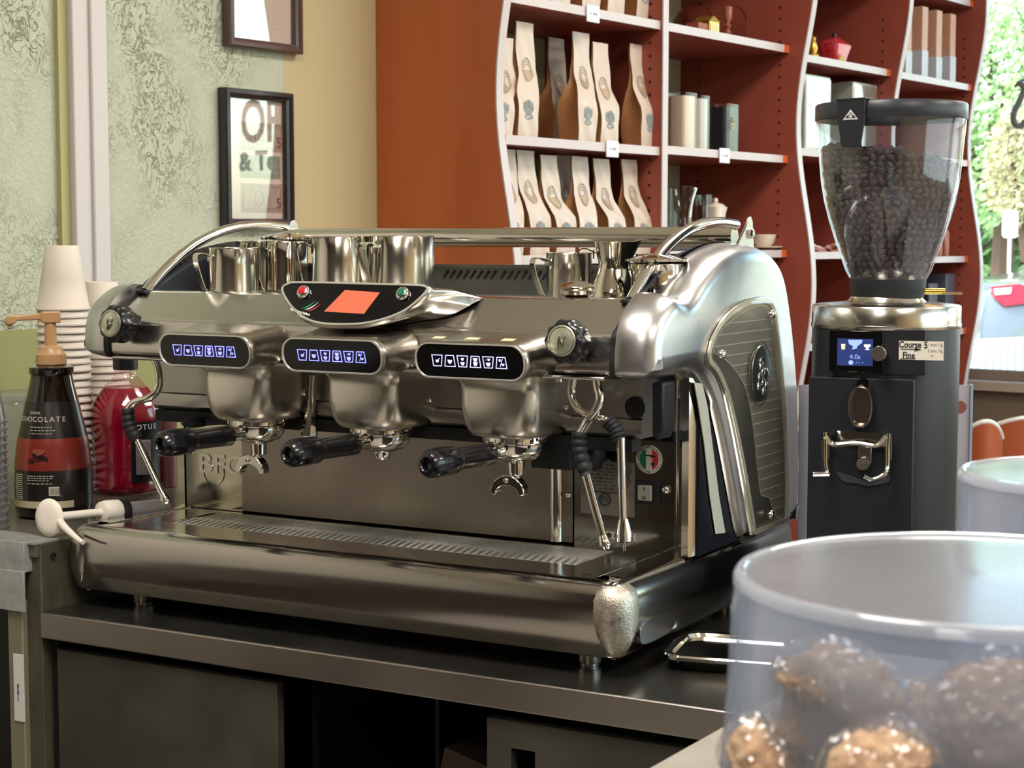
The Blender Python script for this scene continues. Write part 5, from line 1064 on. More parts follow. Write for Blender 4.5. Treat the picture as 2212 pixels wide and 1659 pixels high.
# ================================================================== PITCHERS ON THE CUP TRAY
def ztray(y): return 1.3648-.0288*(y-.195)+.0006
PIT = mat('pitcher_steel', 'D2CEC4', .16, 1, rvar=(10, .06), bump=(40, .04, (1, 1, .03)))
SHINY = mat('shiny_pitcher_steel', 'DAD5C8', .07, 1, bump=(14, .12))
def pitcher(px, y, r, h, hang, label, m=PIT, taper=.0, spout=None, profile=None, lid=False, hw=.011):
    p = at(px, 610, 1, y); c = V((p.x, y, ztray(y))); t = thing('milk_pitcher', c, label, 'milk pitcher', 'steel pitchers on the cup tray')
    pr = profile or [(r*(1+taper), 0), (r*(1+taper), h*.02), (r*(1+taper*.8), h*.1), (r*(1+taper*.3), h*.6), (r, h*.97)]
    n = 48; sa = spout; rings = []
    def ring(rr, z, k):
        out = []
        for i in range(n):
            a = 2*pi*i/n; q = 0
            if sa is not None: dlt = (a-sa+pi) % (2*pi)-pi; q = k*math.exp(-(dlt/.33)**2)
            out.append(V((c.x+(rr+q*.013)*cos(a), c.y+(rr+q*.013)*sin(a), c.z+z+q*.004)))
        return out
    for rr, z in pr: rings.append(ring(rr, z, max(0, (z/h-.6)/.4)))
    R1 = pr[-1][0]; rings += [ring(R1+.0012, h, 1), ring(R1-.0008, h+.0005, 1), ring(R1-.0018, h-.002, 1)]
    for rr, z in pr[::-1][:-1]: rings.append(ring(rr-.0018, z-.002 if z > h*.5 else max(z, .003), max(0, (z/h-.6)/.4)))
    g = G(); g.loft(rings, True, True); mk('pitcher_body', g, m, t, smooth=50)
    d = V((cos(hang), sin(hang), 0)); w = V((-d.y, d.x, 0)); rr = lambda z: (pr[-1][0]*z/h+pr[0][0]*(1-z/h))
    pts, _ = catmull([c+d*(rr(h)-.001)+V((0, 0, h*.80)), c+d*(rr(h)+.012)+V((0, 0, h*.88)), c+d*(rr(h)+.022)+V((0, 0, h*.83)), c+d*(rr(h)+.020)+V((0, 0, h*.55)), c+d*(rr(0)+.010)+V((0, 0, h*.10)), c+d*(rr(0)+.006)+V((0, 0, h*.03))], 5)
    rg = []
    for i, q in enumerate(pts):
        tg = (pts[min(i+1, len(pts)-1)]-pts[max(i-1, 0)]).normalized(); nn = tg.cross(w)
        rg.append([q+w*(hw*a)+nn*b for a, b in ((-1, -.0008), (1, -.0008), (1, .0008), (-1, .0008))])
    g = G(); g.loft(rg); g.box(-hw*.9, hw*.9, -.001, .001, h*.70, h*.86, M=Matrix.Translation(c+d*rr(h*.8)) @ Matrix(((w.x, d.x, 0, 0), (w.y, d.y, 0, 0), (0, 0, 1, 0), (0, 0, 0, 1)))); mk('handle', g, m, t, smooth=40)
    if lid:
        M = Matrix.Translation(c+V((0, 0, h))); g = G(); g.lathe([(0, .001), (r*1.22, .003), (r*1.24, .006), (r*.8, .010), (r*.3, .013), (0, .0135)], 36, M, caps=False); mk('lid', g, m, t)
    return t
AH = lambda deg: R(deg)
pitcher(506, .235, .037, .064, AH(236), 'low wide steel pitcher at the far left of the cup tray', taper=.03)
pitcher(560, .37, .036, .078, AH(250), 'steel pitcher standing behind the far left low one', taper=.05)
pitcher(620, .30, .032, .076, AH(235), 'dark-looking steel pitcher with a flat round lid on top', lid=True, m=SHINY)
pitcher(738, .27, .0425, .082, AH(212), 'large steel pitcher, left of the two tall ones above the display', taper=.02)
pitcher(869, .30, .046, .084, AH(246), 'large steel pitcher, right of the two tall ones above the display', taper=.03)
pitcher(1229, .38, .0325, .062, AH(226), 'straight steel pitcher with a bent strap handle right of the vent slots')
bell = [(.034, 0), (.034, .003), (.031, .014), (.0225, .038), (.021, .046), (.0235, .056), (.0265, .074)]
pitcher(1326, .33, .027, .076, AH(205), 'shiny bell-shaped creamer with a pouring lip', m=SHINY, profile=bell, spout=AH(35), hw=.008)
pitcher(1420, .44, .031, .062, AH(212), 'steel pitcher at the back right, its handle towards the creamer', hw=.009)
pitcher(1418, .27, .034, .046, AH(210), 'low steel pitcher with a flat lid under the right rail arm', m=SHINY, lid=True, hw=.008)
p = at(1247, 630, 1, .225); c = V((p.x, .225, ztray(.225))); t = thing('sugar_pot', c, 'small round steel pot with a domed lid at the front of the tray', 'pot')
g = G(); g.lathe([(0, 0), (.016, 0), (.0225, .004), (.0235, .009), (.020, .0135)], 28, Matrix.Translation(c), caps=False); mk('pot_body', g, SHINY, t)
g = G(); g.lathe([(.0265, .0135), (.027, .0145), (.018, .018), (.010, .0215), (0, .0225)], 28, Matrix.Translation(c)); mk('lid', g, SHINY, t)

# ================================================================== CUPS AND BOTTLES AT THE LEFT
CUPM = mat('white_paper', 'CBC1B4', .55, spec=.3)
def cup_proto(c, label, grp, h=.112, rt=.0285, rb=.0445):
    t = thing('paper_cup', c, label, 'paper cup', grp)      # upside down: mouth at the bottom
    g = G(); g.lathe([(rb, .0), (rb+.0022, .0015), (rb+.0022, .004), (rb, .0055), (rt+(rb-rt)*.5, h*.5), (rt, h-.001), (rt-.001, h), (rt-.002, h-.004), (0, h-.0045)], 36, Matrix.Translation(c), caps=False)
    mk('cup_wall', g, CUPM, t, smooth=50); return t
def cup_stack(px, top_py, D, n, grp, which, base=BT, dz=.0131):
    c = atD(px, 900, D); c.z = base+.0008; zt = atD(px, top_py, D).z; first = None; h = .112
    dz = (zt-h-c.z)/(n-1)
    for i in range(n):
        z = c.z+dz*i; lab = 'white upside-down paper cup, %s of the %s' % (ORD[n-1-i] if i else 'lowest', which)
        loc = V((c.x+.0006*sin(i*2.1), c.y+.0006*cos(i*1.7), z))
        if first is None: first = cup_proto(V((c.x, c.y, z)), lab, grp, h)
        else: copytree(first, loc, i*.7, lab)
cup_stack(142, 530, 2.98, 25, 'cups in the tall left stack', 'taller cup stack')
cup_stack(226, 608, 3.10, 21, 'cups in the shorter stack', 'shorter cup stack behind the red bottle')
# clear cold cups, nested on their sides in a clear sleeve: only the ribbed rims show at the left edge
CL = film('cold_cup_plastic', 'F4F6F4', .82, hazeamt=.25, rough=.08)
c0 = atD(-50, 1100, 2.62); c0.z = BT+.0008
g0 = None
for i in range(15):
    z = c0.z+.0115*i; lab = 'clear plastic cup rim at the left edge, %s of its stack' % (ORD[14-i] if i else 'lowest')
    if g0 is None:
        g0 = thing('plastic_cup', c0, lab, 'plastic cup', 'clear cups at the left edge'); g = G(); g.lathe([(.047, 0), (.049, .0025), (.049, .005), (.0465, .006), (.032, .098), (.0, .099)], 32, Matrix.Translation(c0), caps=False); mk('cup_wall', g, CL, g0, smooth=50)
    else: copytree(g0, V((c0.x, c0.y, z)), 0, lab)
c = atD(48, 1000, 2.95); t = thing('clear_canister', V((c.x, c.y, BT+.0008)), 'clear plastic canister standing behind the chocolate sauce bottle', 'canister')
g = G(); M = Matrix.Translation((c.x, c.y, BT+.0008)); g.lathe([(0, 0), (.046, 0), (.05, .006), (.05, .15), (.046, .165), (.052, .168), (.052, .178), (.048, .18)], 36, M, caps=False); mk('canister_wall', g, CL, t)

def on_top(px, py, z=BT): return at(px, py, 2, z)
# chocolate sauce bottle with tan pump
c = on_top(118, 1112); S_ = (c-CAM).dot(FW)/FPX     # metres per pixel there
t = thing('sauce_bottle', c, 'dark chocolate sauce bottle with a tan pump on the raised cabinet', 'bottle'); M = Matrix.Translation(c+V((0, 0, .0008)))
pm = lambda y: max(0, (1112-y)*S_)
prof = [(0, 0), (.052, 0), (.060, .004), (.0615, .014), (.0615, .06), (.0605, .085), (.056, .12), (.048, .155), (.040, .19), (.034, .215), (.0325, .225), (.035, .229), (.035, .238), (.027, .241), (.0, .242)]
DKG = mat('chocolate_bottle', '150C0A', .08, coat=.8)
g = G(); g.lathe(prof, 48, M, caps=False); bt = mk('bottle_body', g, DKG, t)
fa = math.atan2(CAM.y-c.y, CAM.x-c.x)
def prof_r(pr, z):
    for (r0, z0_), (r1, z1_) in zip(pr[:-1], pr[1:]):
        if z0_ <= z <= z1_ and z1_ > z0_: return r0+(r1-r0)*(z-z0_)/(z1_-z0_)
    return pr[-1][0]
def wrap(pr, z0_, z1_, a0, a1, dr, nz=10, na=24):
    g = G(); g.loft([[M @ V(((prof_r(pr, z0_+(z1_-z0_)*k/nz)+dr)*cos(a0+(a1-a0)*i/na), (prof_r(pr, z0_+(z1_-z0_)*k/nz)+dr)*sin(a0+(a1-a0)*i/na), z0_+(z1_-z0_)*k/nz)) for i in range(na+1)] for k in range(nz+1)], False, False, False); return g
lab_ = mk('label', wrap(prof, .018, .185, fa-1.35, fa+1.3, .0006), mat('bottle_label_black', '1D1917', .3, coat=.3), t, flip=False)
mk('label_band', wrap(prof, .078, .128, fa-1.35, fa+1.3, .0011), mat('bottle_label_red', '7E2A22', .3, coat=.3, var=(25, '6A2A20', .6)), lab_, flip=False)
mk('label_band', wrap(prof, .019, .030, fa-1.35, fa+.5, .0011), mat('bottle_label_cream', 'B5AA8C', .4), lab_, flip=False)
def onb(pr, a, z, dr=.0014): r_ = prof_r(pr, z)+dr; return frame(M @ V((r_*cos(fa+a), r_*sin(fa+a), z)), (-sin(fa+a), cos(fa+a), 0), (0, 0, 1))
def curved_text(s, size, a0, z, pr, m, nm, par, step=None, adv=None):
    g = G(); a = a0
    for ch in s:
        if ch != ' ': t_ = textg(ch, size, onb(pr, a, z), .0003, bold=.0001); g.add(t_.v, t_.f)
        a += (adv or size*.78)/prof_r(pr, z)
    return mk(nm, g, m, par, smooth=0)
LW = mat('label_lettering', 'C9C2B4', .5)
curved_text('CHOCOLATE', .0115, -1.15, .158, prof, LW, 'label_word', lab_)
curved_text('DARK', .006, -.75, .168, prof, LW, 'label_word', lab_)
g = G(); rd = random.Random(12)
for k, z in enumerate((.146, .141, .136, .070, .0665, .063, .058)):
    a = -.7
    while a < (.0 if k < 3 else -.1): w = rd.uniform(.002, .006); g.box(0, w, -.0005, .0006, 0, .0003, M=onb(prof, a, z)); a += (w+.0016)/prof_r(prof, z)
g.box(-.008, .008, -.007, .007, 0, .0003, M=onb(prof, .0, .046))
for z in [.033+.0032*i for i in range(13)]:
    g.box(-.011, .006, -.0006, .0006, 0, .0003, M=onb(prof, -.95, z))
mk('label_fine_print', g, LW, lab_, smooth=0)
g = G(); [g.box(-.0062+.0018*i, -.0054+.0018*i, -.0055, .0055, .0004, .0007, M=onb(prof, .0, .046)) for i in range(8)]; mk('barcode', g, DARKM, lab_, smooth=0)
g = G(); rd = random.Random(5); Mx = onb(prof, -.38, .098)
for k in range(7): q = Matrix.Translation((rd.uniform(-.012, .012), rd.uniform(-.012, .004), 0)) @ Matrix.Rotation(rd.uniform(0, 3), 4, 'Z'); g.box(-.005, .005, -.003, .003, 0, .0004, M=Mx @ q)
mk('chocolate_picture', g, mat('choc_brown', '2A1512', .5), lab_, smooth=0)
g = G(); g.prism(circ(.011, 20, .004), 0, .0004, mpM(Mx @ Matrix.Translation((.0, .011, 0)))); g.box(-.008, .008, .004, .011, 0, .0003, M=Mx); mk('cup_picture', g, mat('cup_tan', '8A4A36', .5), lab_, smooth=0)
TAN = mat('tan_pump_plastic', 'B08A60', .35, spec=.5)
g = G(); g.lathe([(.022, .240), (.024, .243), (.0235, .258), (.0195, .262), (.0175, .270), (.010, .272), (.0095, .280), (.009, .312), (.0, .312)], 24, M, caps=False); pmp = mk('pump_collar', g, TAN, t)
hx_ = c+V((0, 0, .318)); dl = -RT*.95-FW.xy.to_3d()*.25; dl.normalize()
g = G(); wv = V((-dl.y, dl.x, 0))
g.loft([[hx_+dl*a+wv*(w*u)+V((0, 0, v*hh+z)) for u, v in ((-1, -1), (1, -1), (1, 1), (-1, 1))] for a, w, hh, z in ((-.016, .011, .009, 0), (.012, .011, .009, 0), (.016, .007, .005, .001), (.050, .006, .004, -.001), (.055, .007, .007, -.003), (.066, .007, .007, -.005), (.069, .004, .004, -.006))]); g.tube([hx_+dl*.062+V((0, 0, -.009)), hx_+dl*.062+V((0, 0, -.018))], .004, 10, smooth=0); mk('pump_head', g, TAN, t, bevel=.002)
# pink-red concentrate bottle
c = on_top(276, 1062); t = thing('syrup_bottle', c, 'clear bottle of red concentrate with a black cap beside the steam wand', 'bottle'); M = Matrix.Translation(c+V((0, 0, .0008))); fa = math.atan2(CAM.y-c.y, CAM.x-c.x)
prof = [(0, 0), (.050, 0), (.054, .003), (.056, .012), (.0535, .02), (.053, .045), (.0545, .075), (.0545, .10), (.0585, .118), (.0595, .130), (.0575, .145), (.050, .165), (.038, .183), (.026, .196), (.0195, .203), (.0185, .212), (.0185, .217)]
REDL = mat('red_liquid', 'B00A38', .12, trans=.35, ior=1.33, coat=.3, var=(16, '6E0622', .8))
def lr(pr, f0, f1, d): return [(max(0, r-d), z) for r, z in pr if f0 <= z <= f1]
sq = lambda a: 1+.05*abs(cos(2*(a-fa)))
def slathe(pr, n=64, dd=0):
    g = G(); g.loft([[M @ V((r*sq(2*pi*i/n)*(1-.018*(cos((2*pi*i/n-fa)*6) > .6)*(.03 < z < .1))*cos(2*pi*i/n), r*sq(2*pi*i/n)*(1-.018*(cos((2*pi*i/n-fa)*6) > .6)*(.03 < z < .1))*sin(2*pi*i/n), z)) for i in range(n)] for r, z in pr], True, False); return g
g = slathe([(max(.001, r-.0022), z+.001) for r, z in prof[1:13]]); g.f.append(tuple(range(len(g.v)-64, len(g.v)))); g.m.append(0); mk('red_concentrate', g, REDL, t, smooth=50)
g = slathe(prof[1:]); mk('bottle_wall', g, film('bottle_plastic', 'FFF2F4', .95, rough=.04, bump=(30, .3)), t, smooth=50)
g = G(); g.lathe([(.0195, .214), (.0215, .215), (.0215, .236), (.0195, .238), (0, .238)], 28, M, caps=False); mk('cap', g, mat('cap_black', '121214', .35), t)
lab_ = mk('label', wrap([(r*1.045, z) for r, z in prof], .022, .128, fa+.12, fa+1.5, .0012), mat('label_black2', '17161A', .35), t, flip=False)
prl = [(r*1.045, z) for r, z in prof]
curved_text('LOTUS', .013, .17, .118, prl, mat('label_white', 'D8D4D4', .5), 'label_word', lab_, adv=.0105)
g = G(); rd = random.Random(8); g.box(0, .026, -.032, .028, 0, .0003, M=onb(prl, .26, .068, .0016)); lp2 = mk('label_panel', g, mat('label_grey', '9A8F92', .5), lab_, smooth=0)
g = G()
for k in range(14):
    x = .001
    while x < .022: w = rd.uniform(.002, .006); g.box(x, x+w, -.030+.004*k, -.0288+.004*k, .0004, .0007, M=onb(prl, .26, .068, .0016)); x += w+.0015
mk('label_fine_print', g, mat('tiny_print', '4A3C42', .6), lp2, smooth=0)
# rosy tumbler with a beige cap, behind
c = on_top(362, 1052); t = thing('capped_tumbler', c, 'rosy brown tumbler with a beige cap left of the splash panel', 'tumbler'); M = Matrix.Translation(c+V((0, 0, .0008)))
g = G(); g.lathe([(0, 0), (.016, 0), (.0175, .003), (.0185, .12), (0, .12)], 28, M, caps=False); mk('tumbler_body', g, mat('rosy_plastic', '7A4E4C', .2, coat=.6), t)
g = G(); g.lathe([(.0195, .12), (.020, .122), (.020, .135), (.018, .137), (0, .137)], 28, M, caps=False); mk('cap', g, mat('beige_cap', 'C9B49E', .4), t)
# loose white pump lying by the machine
WP = mat('white_pump_plastic', 'E2DACE', .4, spec=.4)
a = on_top(108, 1118, 1.032); b = on_top(262, 1103, 1.026); d = (b-a).normalized()
t = thing('loose_pump', V((a.x, a.y, BT)), 'white plastic syrup pump lying on its side beside the drip tray', 'pump'); 
hd_ = d.cross(V((0, 0, 1))).normalized(); MH = frame(a, hd_*.9+V((0, 0, .2)), V((0, 0, 1)))
MH = Matrix((( *(-d.cross(V((0, 0, 1))).normalized()), 0), (0, 0, 0, 0), (0, 0, 0, 0), (0, 0, 0, 1)))
zx = d; xx = V((0, 0, 1)).cross(zx).normalized(); yx = zx.cross(xx); MA = Matrix(((xx.x, yx.x, zx.x, a.x), (xx.y, yx.y, zx.y, a.y), (xx.z, yx.z, zx.z, a.z), (0, 0, 0, 1)))
g = G(); g.loft([[MA @ Matrix.Rotation(R(20), 4, 'Y') @ V((r*cos(q)*.85, r*sin(q), z)) for q in [2*pi*i/24 for i in range(24)]] for r, z in ((.004, -.006), (.018, -.007), (.0275, -.003), (.0285, -.0015), (.0275, -.0005), (.016, -.003), (.007, .008))]); mk('pump_head', g, WP, t, smooth=60)
L1_ = (b-a).length
g = G(); g.lathe([(.0065, .0), (.0065, L1_-.035), (0, L1_-.035)], 18, MA, caps=False); mk('pump_stem', g, WP, t)
g = G(); g.lathe([(.012, L1_-.040), (.0165, L1_-.038), (.018, L1_-.030), (.018, L1_-.008), (.0165, L1_-.006), (0, L1_-.006)], 28, MA); mk('pump_collar', g, WP, t)
g = G(); g.lathe([(.019, L1_-.008), (.0195, L1_-.006), (.0195, L1_+.006), (.016, L1_+.007), (0, L1_+.007)], 28, MA); mk('cap_ring', g, BLACKM, t)
g = G(); g.lathe([(.0115, L1_+.006), (.0125, L1_+.01), (.0125, L1_+.088), (0, L1_+.088)], 24, MA, caps=False); mk('pump_cylinder', g, film('milky_tube', 'FFFFFF', .8, haze='E4DDE0', hazeamt=.55, rough=.15), t)
e = on_top(180, 1172, 1.004); g = G(); mid = (a+e)/2+V((.0, .0, .004)); g.tube([a+d*.012, a*.55+e*.45+V((0, 0, .002)), e+(a-e)*.16+V((0, 0, -.001)), e], [.006, .0055, .004, .0035], 12); mk('pump_nozzle', g, WP, t)
c = on_top(165, 1085); t = thing('black_lid', c, 'small black plastic lid beside the chocolate bottle base', 'lid'); g = G(); M = Matrix.Translation(c); g.lathe([(0, 0), (.021, 0), (.023, .002), (.023, .016), (.02, .018), (0, .018)], 24, M, caps=False); mk('lid_cap', g, BLACKM, t)
t = tag(mk('wooden_stick', G().box(-.019, .019, -.003, .003, .0182, .0205, M=M @ Matrix.Rotation(.5, 4, 'Z')), mat('stick_wood', 'C4A884', .6), bevel=.001), 'short tan wooden stick lying on the small black lid', 'stick')

# ================================================================== GRINDER
GD = 2.45; gc = atD(1913.5, 700, GD); GS = GD/FPX
gz = lambda py: atD(1913, py, GD).z
GB = V((gc.x, gc.y, TZ+.0005)); gt = thing('coffee_grinder', GB, 'tall black coffee grinder with a bean hopper and steel collar', 'coffee grinder')
rot = R(9); gx_ = V((cos(rot), sin(rot), 0)); gy_ = V((-sin(rot), cos(rot), 0)); MG = Matrix(((gx_.x, gy_.x, 0, GB.x), (gx_.y, gy_.y, 0, GB.y), (0, 0, 1, 0), (0, 0, 0, 1)))
def gpt(px, py, dist):      # point on the grinder's front, dist ahead of its centre
    n = -gy_; o = GB+n*dist; d = FW*FPX+RT*(px-1106)-UP*(py-829.5); return CAM+d*((o-CAM).dot(n)/d.dot(n))
FR = .098
zr0, zr1 = gz(706), gz(657); RG = 158.5*GS
GBODY = mat('grinder_body', '26262B', .38, .3); GFRONT = mat('grinder_front', '14171F', .45); GSIDE = mat('grinder_side', '3A3A3D', .34, .4)
def gring(r, z, ff=FR):
    out = []
    for i in range(64):
        a = 2*pi*i/64; x, y = r*cos(a), r*sin(a)
        if y < -ff: y = -ff
        out.append(MG @ V((x, y, z)))
    return out
g = G(); g.loft([gring(RG-.006, TZ+.0005), gring(RG-.003, TZ+.012), gring(RG-.0015, zr0-.06), gring(RG-.0015, zr0)]); mk('grinder_body', g, GSIDE, gt, smooth=25)
xr = .055
g = G(); g.box(-RG*.86, xr, -FR-.0035, -FR+.03, TZ+.02, gz(806), M=MG); mk('front_panel', g, GFRONT, gt, bevel=.002)
a, b = gpt(1791, 713, FR+.012), gpt(1907, 805, FR+.012)
def gbox(px0, py0, px1, py1, d0, d1, nm, m, par, bv=.001):
    a, b = gpt(px0, py0, d1), gpt(px1, py1, d1); inv = MG.inverted(); a, b = inv @ a, inv @ b
    g = G(); g.box(a.x, b.x, -d1, -d0, b.z, a.z, M=MG); return mk(nm, g, m, par, bevel=bv)
dm = gbox(1791, 713, 1907, 806, FR-.02, FR+.010, 'display_module', BLACKG, gt)
gbox(1907, 711, 1998, 811, FR-.03, FR+.004, 'label_module', GBODY, gt)
gbox(1809, 731, 1885, 791, FR+.010, FR+.0108, 'lit_screen', mat('screen_blue', '232D55', .3, emit='2A3A78', estr=.5), dm, 0)
def gpoly(pts_, d, m, nm, par): g = G(); q = [gpt(x, y, d) for x, y in pts_]; q2 = [p-gy_*.0004 for p in q]; g.loft([q, q2]); return mk(nm, g, m, par, smooth=0)
LB = mat('screen_light_blue', '7F97F0', .4, emit='7B93F0', estr=1.0); SW_ = mat('screen_white', 'D8E4E4', .4, emit='CBD8DC', estr=.8); SO = mat('screen_cream', 'E4D2A0', .4, emit='D8C694', estr=.8)
gpoly([(1832, 734), (1863, 734), (1862, 741), (1853, 747), (1850, 753), (1840, 755), (1843, 748), (1834, 743)], FR+.011, LB, 'screen_icon', dm)
gpoly([(1866, 744), (1881, 744), (1880, 749), (1875, 752), (1879, 756), (1868, 756), (1872, 752), (1867, 749)], FR+.011, SW_, 'screen_icon', dm)
gpoly([(1817, 743), (1826, 743), (1825, 755), (1818, 755)], FR+.011, SO, 'screen_icon', dm)
fr_ = frame(gpt(1847, 771, FR+.0112), gx_, (0, 0, 1)); mk('screen_digits', textg('4.0s', .0095, fr_, .0003), LB, dm)
g = G(); Mq = frame(gpt(1838, 783, FR+.0112), gx_, (0, 0, 1)); g.prism(circ(.0033, 16), 0, .0003, mpM(Mq)); [g.prism([(u+.0075+.0042*k, v) for u, v in circ(.0007, 8)], 0, .0003, mpM(Mq)) for k in range(3)]; mk('screen_dots', g, LB, dm)
Mk = frame(gpt(1898, 764, FR+.034), gx_, (0, 0, 1)); g = G(); g.lathe([(.0085, -.028), (.0085, -.004), (.0105, -.003), (.0105, .002), (.0098, .003), (0, .0032)], 28, Mk, caps=False); mk('control_knob', g, mat('knob_brushed', 'B8B4AC', .25, 1), gt)
st = gbox(1942, 736, 2038, 779, FR+.0042, FR+.0050, 'handwritten_label', mat('label_paper_cream', 'D9D2C4', .6), gt, 0)
INK = mat('marker_ink', '22242A', .6); INK2 = mat('faint_ink', '8E8C88', .6)
for s_, px, py, sz, m_ in (('Course', 1966, 745, .0125, INK), ('5', 2000, 746, .013, INK), ('Fine', 1963, 768, .0125, INK), ('1 shot 17g', 2020, 745, .0058, INK2), ('2 shot 19g', 2020, 758, .0058, INK2), ('to', 2014, 768, .005, INK2)):
    mk('handwriting', textg(s_, sz, frame(gpt(px, py, FR+.0053), gx_, (0, 0, 1)), .0003, sx=.8, bold=.00025 if m_ is INK else 0), m_, st)
for p_ in ([(1945, 753), (1978, 754), (1978, 755.5), (1945, 754.5)], [(1976, 750), (1990, 755), (1976, 759)], [(1945, 774), (1978, 774), (1978, 775.5), (1945, 775.5)]): gpoly(p_, FR+.0053, INK, 'handwriting', st)
# chute
ch = gpt(1860, 845, FR+.030); ce = gpt(1855, 905, FR+.030); Mch = frame(gpt(1858, 879, FR+.026), gx_, (0, 0, 1))
g = G(); ov = [(u*.0165, v*.0285) for u, v in [(math.copysign(abs(cos(a))**.75, cos(a)), sin(a)) for a in [2*pi*i/32 for i in range(32)]]]
g.loft([[Mch @ V((u, v+.012, -.03)) for u, v in ov], [Mch @ V((u, v, 0)) for u, v in ov], [Mch @ V((u*.9, v*.93, .0005)) for u, v in ov], [Mch @ V((u*.88, v*.92, -.012)) for u, v in ov]]); mk('chute', g, mat('chute_steel', '8E867A', .22, 1), gt, smooth=40)
# portafilter fork
FK = mat('fork_steel', 'C4C2B8', .12, 1)
P3 = lambda lst: [gpt(x, y, d) for x, y, d in lst]
fk = None
g = G(); g.tube(P3([(1782, 933, FR+.028), (1784, 960, FR+.028), (1784, 1000, FR+.028), (1787, 1018, FR+.03), (1790, 1024, FR+.035)]), .0028, 10); g.tube(P3([(1757, 1025, FR+.04), (1792, 1024, FR+.04)]), .0033, 8, smooth=0); g.box(-.006, .006, -.003, .003, -.03, .0, M=Matrix.Translation(gpt(1784, 945, FR+.02))); fk = mk('portafilter_fork', g, FK, gt)
g = G(); g.tube(P3([(1920, 936, FR+.028), (1918, 970, FR+.028), (1917, 1010, FR+.03), (1908, 1026, FR+.038), (1885, 1036, FR+.042), (1866, 1029, FR+.044)]), .0032, 10); g.box(-.007, .003, -.003, .003, -.035, .0, M=Matrix.Translation(gpt(1924, 938, FR+.02))); mk('fork_arm', g, FK, fk)
g = G(); g.tube(P3([(1782, 942, FR+.026), (1800, 960, FR+.024), (1850, 957, FR+.022), (1895, 962, FR+.024), (1918, 942, FR+.026)]), [.006, .004, .004, .004, .006], 10); g.box(-.065, .028, 0, .012, -.008, .010, M=Matrix.Translation(gpt(1875, 950, FR+.012))); mk('fork_bar', g, FK, fk)
gbox(1854, 962, 1882, 1002, FR, FR+.012, 'fork_stem', FK, fk); g = G(); Mq = frame(gpt(1865, 1001, FR+.014), gx_, (0, 0, 1)); g.lathe([(.0095, 0), (.0095, .006), (.0085, .0075), (0, .0072)], 28, Mq, caps=False); mk('fork_screw', g, mat('knob_brushed', 'B8B4AC', .25, 1), fk)
gpoly(smooth2([(1808, 1020), (1835, 1026), (1865, 1037), (1895, 1035), (1920, 1024), (1921, 1040), (1900, 1046), (1872, 1050), (1850, 1044), (1822, 1040)], 3), FR+.006, mat('dark_rest', '2E3038', .5), 'fork_rest', fk)
# collar and hopper
g = G(); M = Matrix.Translation((GB.x, GB.y, 0)); g.lathe([(RG, zr0), (RG+.0006, zr0+.003), (RG+.0006, zr0+.0055), (RG-.0003, zr0+.006), (RG-.0003, zr1-.003), (RG-.002, zr1-.0005), (RG-.010, zr1+.001), (.056, zr1+.004), (.051, zr1+.009), (.050, gz(640))], 64, M); mk('steel_collar', g, mat('collar_steel', 'D0CCC2', .2, 1, rvar=(30, .05, (1, 1, .1))), gt, smooth=40)
z0h, z1h = gz(600), gz(262); hc = V((GB.x+.002, GB.y, 0)); Mh_ = Matrix.Translation(hc)
g = G(); g.lathe([(.050, gz(641)), (.0525, gz(628)), (.0535, gz(604)), (.053, gz(598)), (0, gz(598))], 40, Mh_); mk('hopper_base', g, BLACKM, gt)
q = gpt(1992, 629, 0); g = G(); g.tube([q, q+RT*.032], .0045, 12, smooth=0); mk('shutter_pin', g, mat('brass', 'C9A24A', .2, 1), gt)
g = G(); g.box(-.0, .028, -.004, .004, -.003, .001, M=Matrix.Translation(q+RT*.028+V((0, 0, -.002))) @ Matrix.Rotation(YAW, 4, 'Z')); mk('shutter_slide', g, CHROME, gt)
HP = [(.0535, gz(602)), (.060, gz(585)), (.0665, gz(557)), (.0765, gz(515)), (.0848, gz(475)), (.0918, gz(435)), (.0965, gz(394)), (.0995, gz(350)), (.1015, gz(313)), (.1035, gz(285)), (.1045, gz(262))]
HCLR = film('hopper_plastic', 'FBFCFF', .97, haze='C8CCD6', hazeamt=.05, rough=.05, var=(7, .05, (1, 1, .25)))
g = G(); g.lathe(HP+[(.1055, gz(258)), (.1050, gz(256))]+[(r-.0028, z) for r, z in HP[::-1]], 64, Mh_, caps=False); mk('hopper', g, HCLR, gt, smooth=60)
g = G(); g.lathe([(.1052, gz(264)), (.1062, gz(262)), (.1062, gz(233)), (.104, gz(229)), (0, gz(228))], 64, Mh_, caps=False); mk('hopper_lid', g, mat('lid_black', '2A2C33', .35), gt, smooth=40)
nn = CAM-hc; nn.z = 0; nn = nn.normalized(); q = gpt(1832, 250, 0); dq = V((q.x-hc.x, q.y-hc.y, 0)); 
# the lid's hanging tab, on the hopper's near side
ax_ = (V((CAM.x, CAM.y, 0))-V((hc.x, hc.y, 0))).normalized(); sx_ = V((-ax_.y, ax_.x, 0)); off_ = -80*GS
tx = ax_*math.sqrt(.1085**2-off_**2)+sx_*off_; tn = tx.normalized(); tu = V((-tn.y, tn.x, 0)); Mt_ = frame(hc+tn*.1095+V((0, 0, gz(275))), tu, (0, 0, 1))
g = G(); zz = lambda py: gz(py)-gz(275)
g.prism([(-.0225, zz(228)), (.0225, zz(228)), (.0215, zz(262)), (.0145, zz(324)), (.0125, zz(326)), (-.0125, zz(326)), (-.0145, zz(324)), (-.0215, zz(262))], -.004, .001, mpM(Mt_)); g.box(-.0235, .0235, zz(230), zz(225.5), -.02, .002, M=Mt_)
tb_ = mk('lid_tab', g, mat('lid_tab_black', '1C1D23', .4), gt, bevel=.001)
g = G(); w3 = .0008
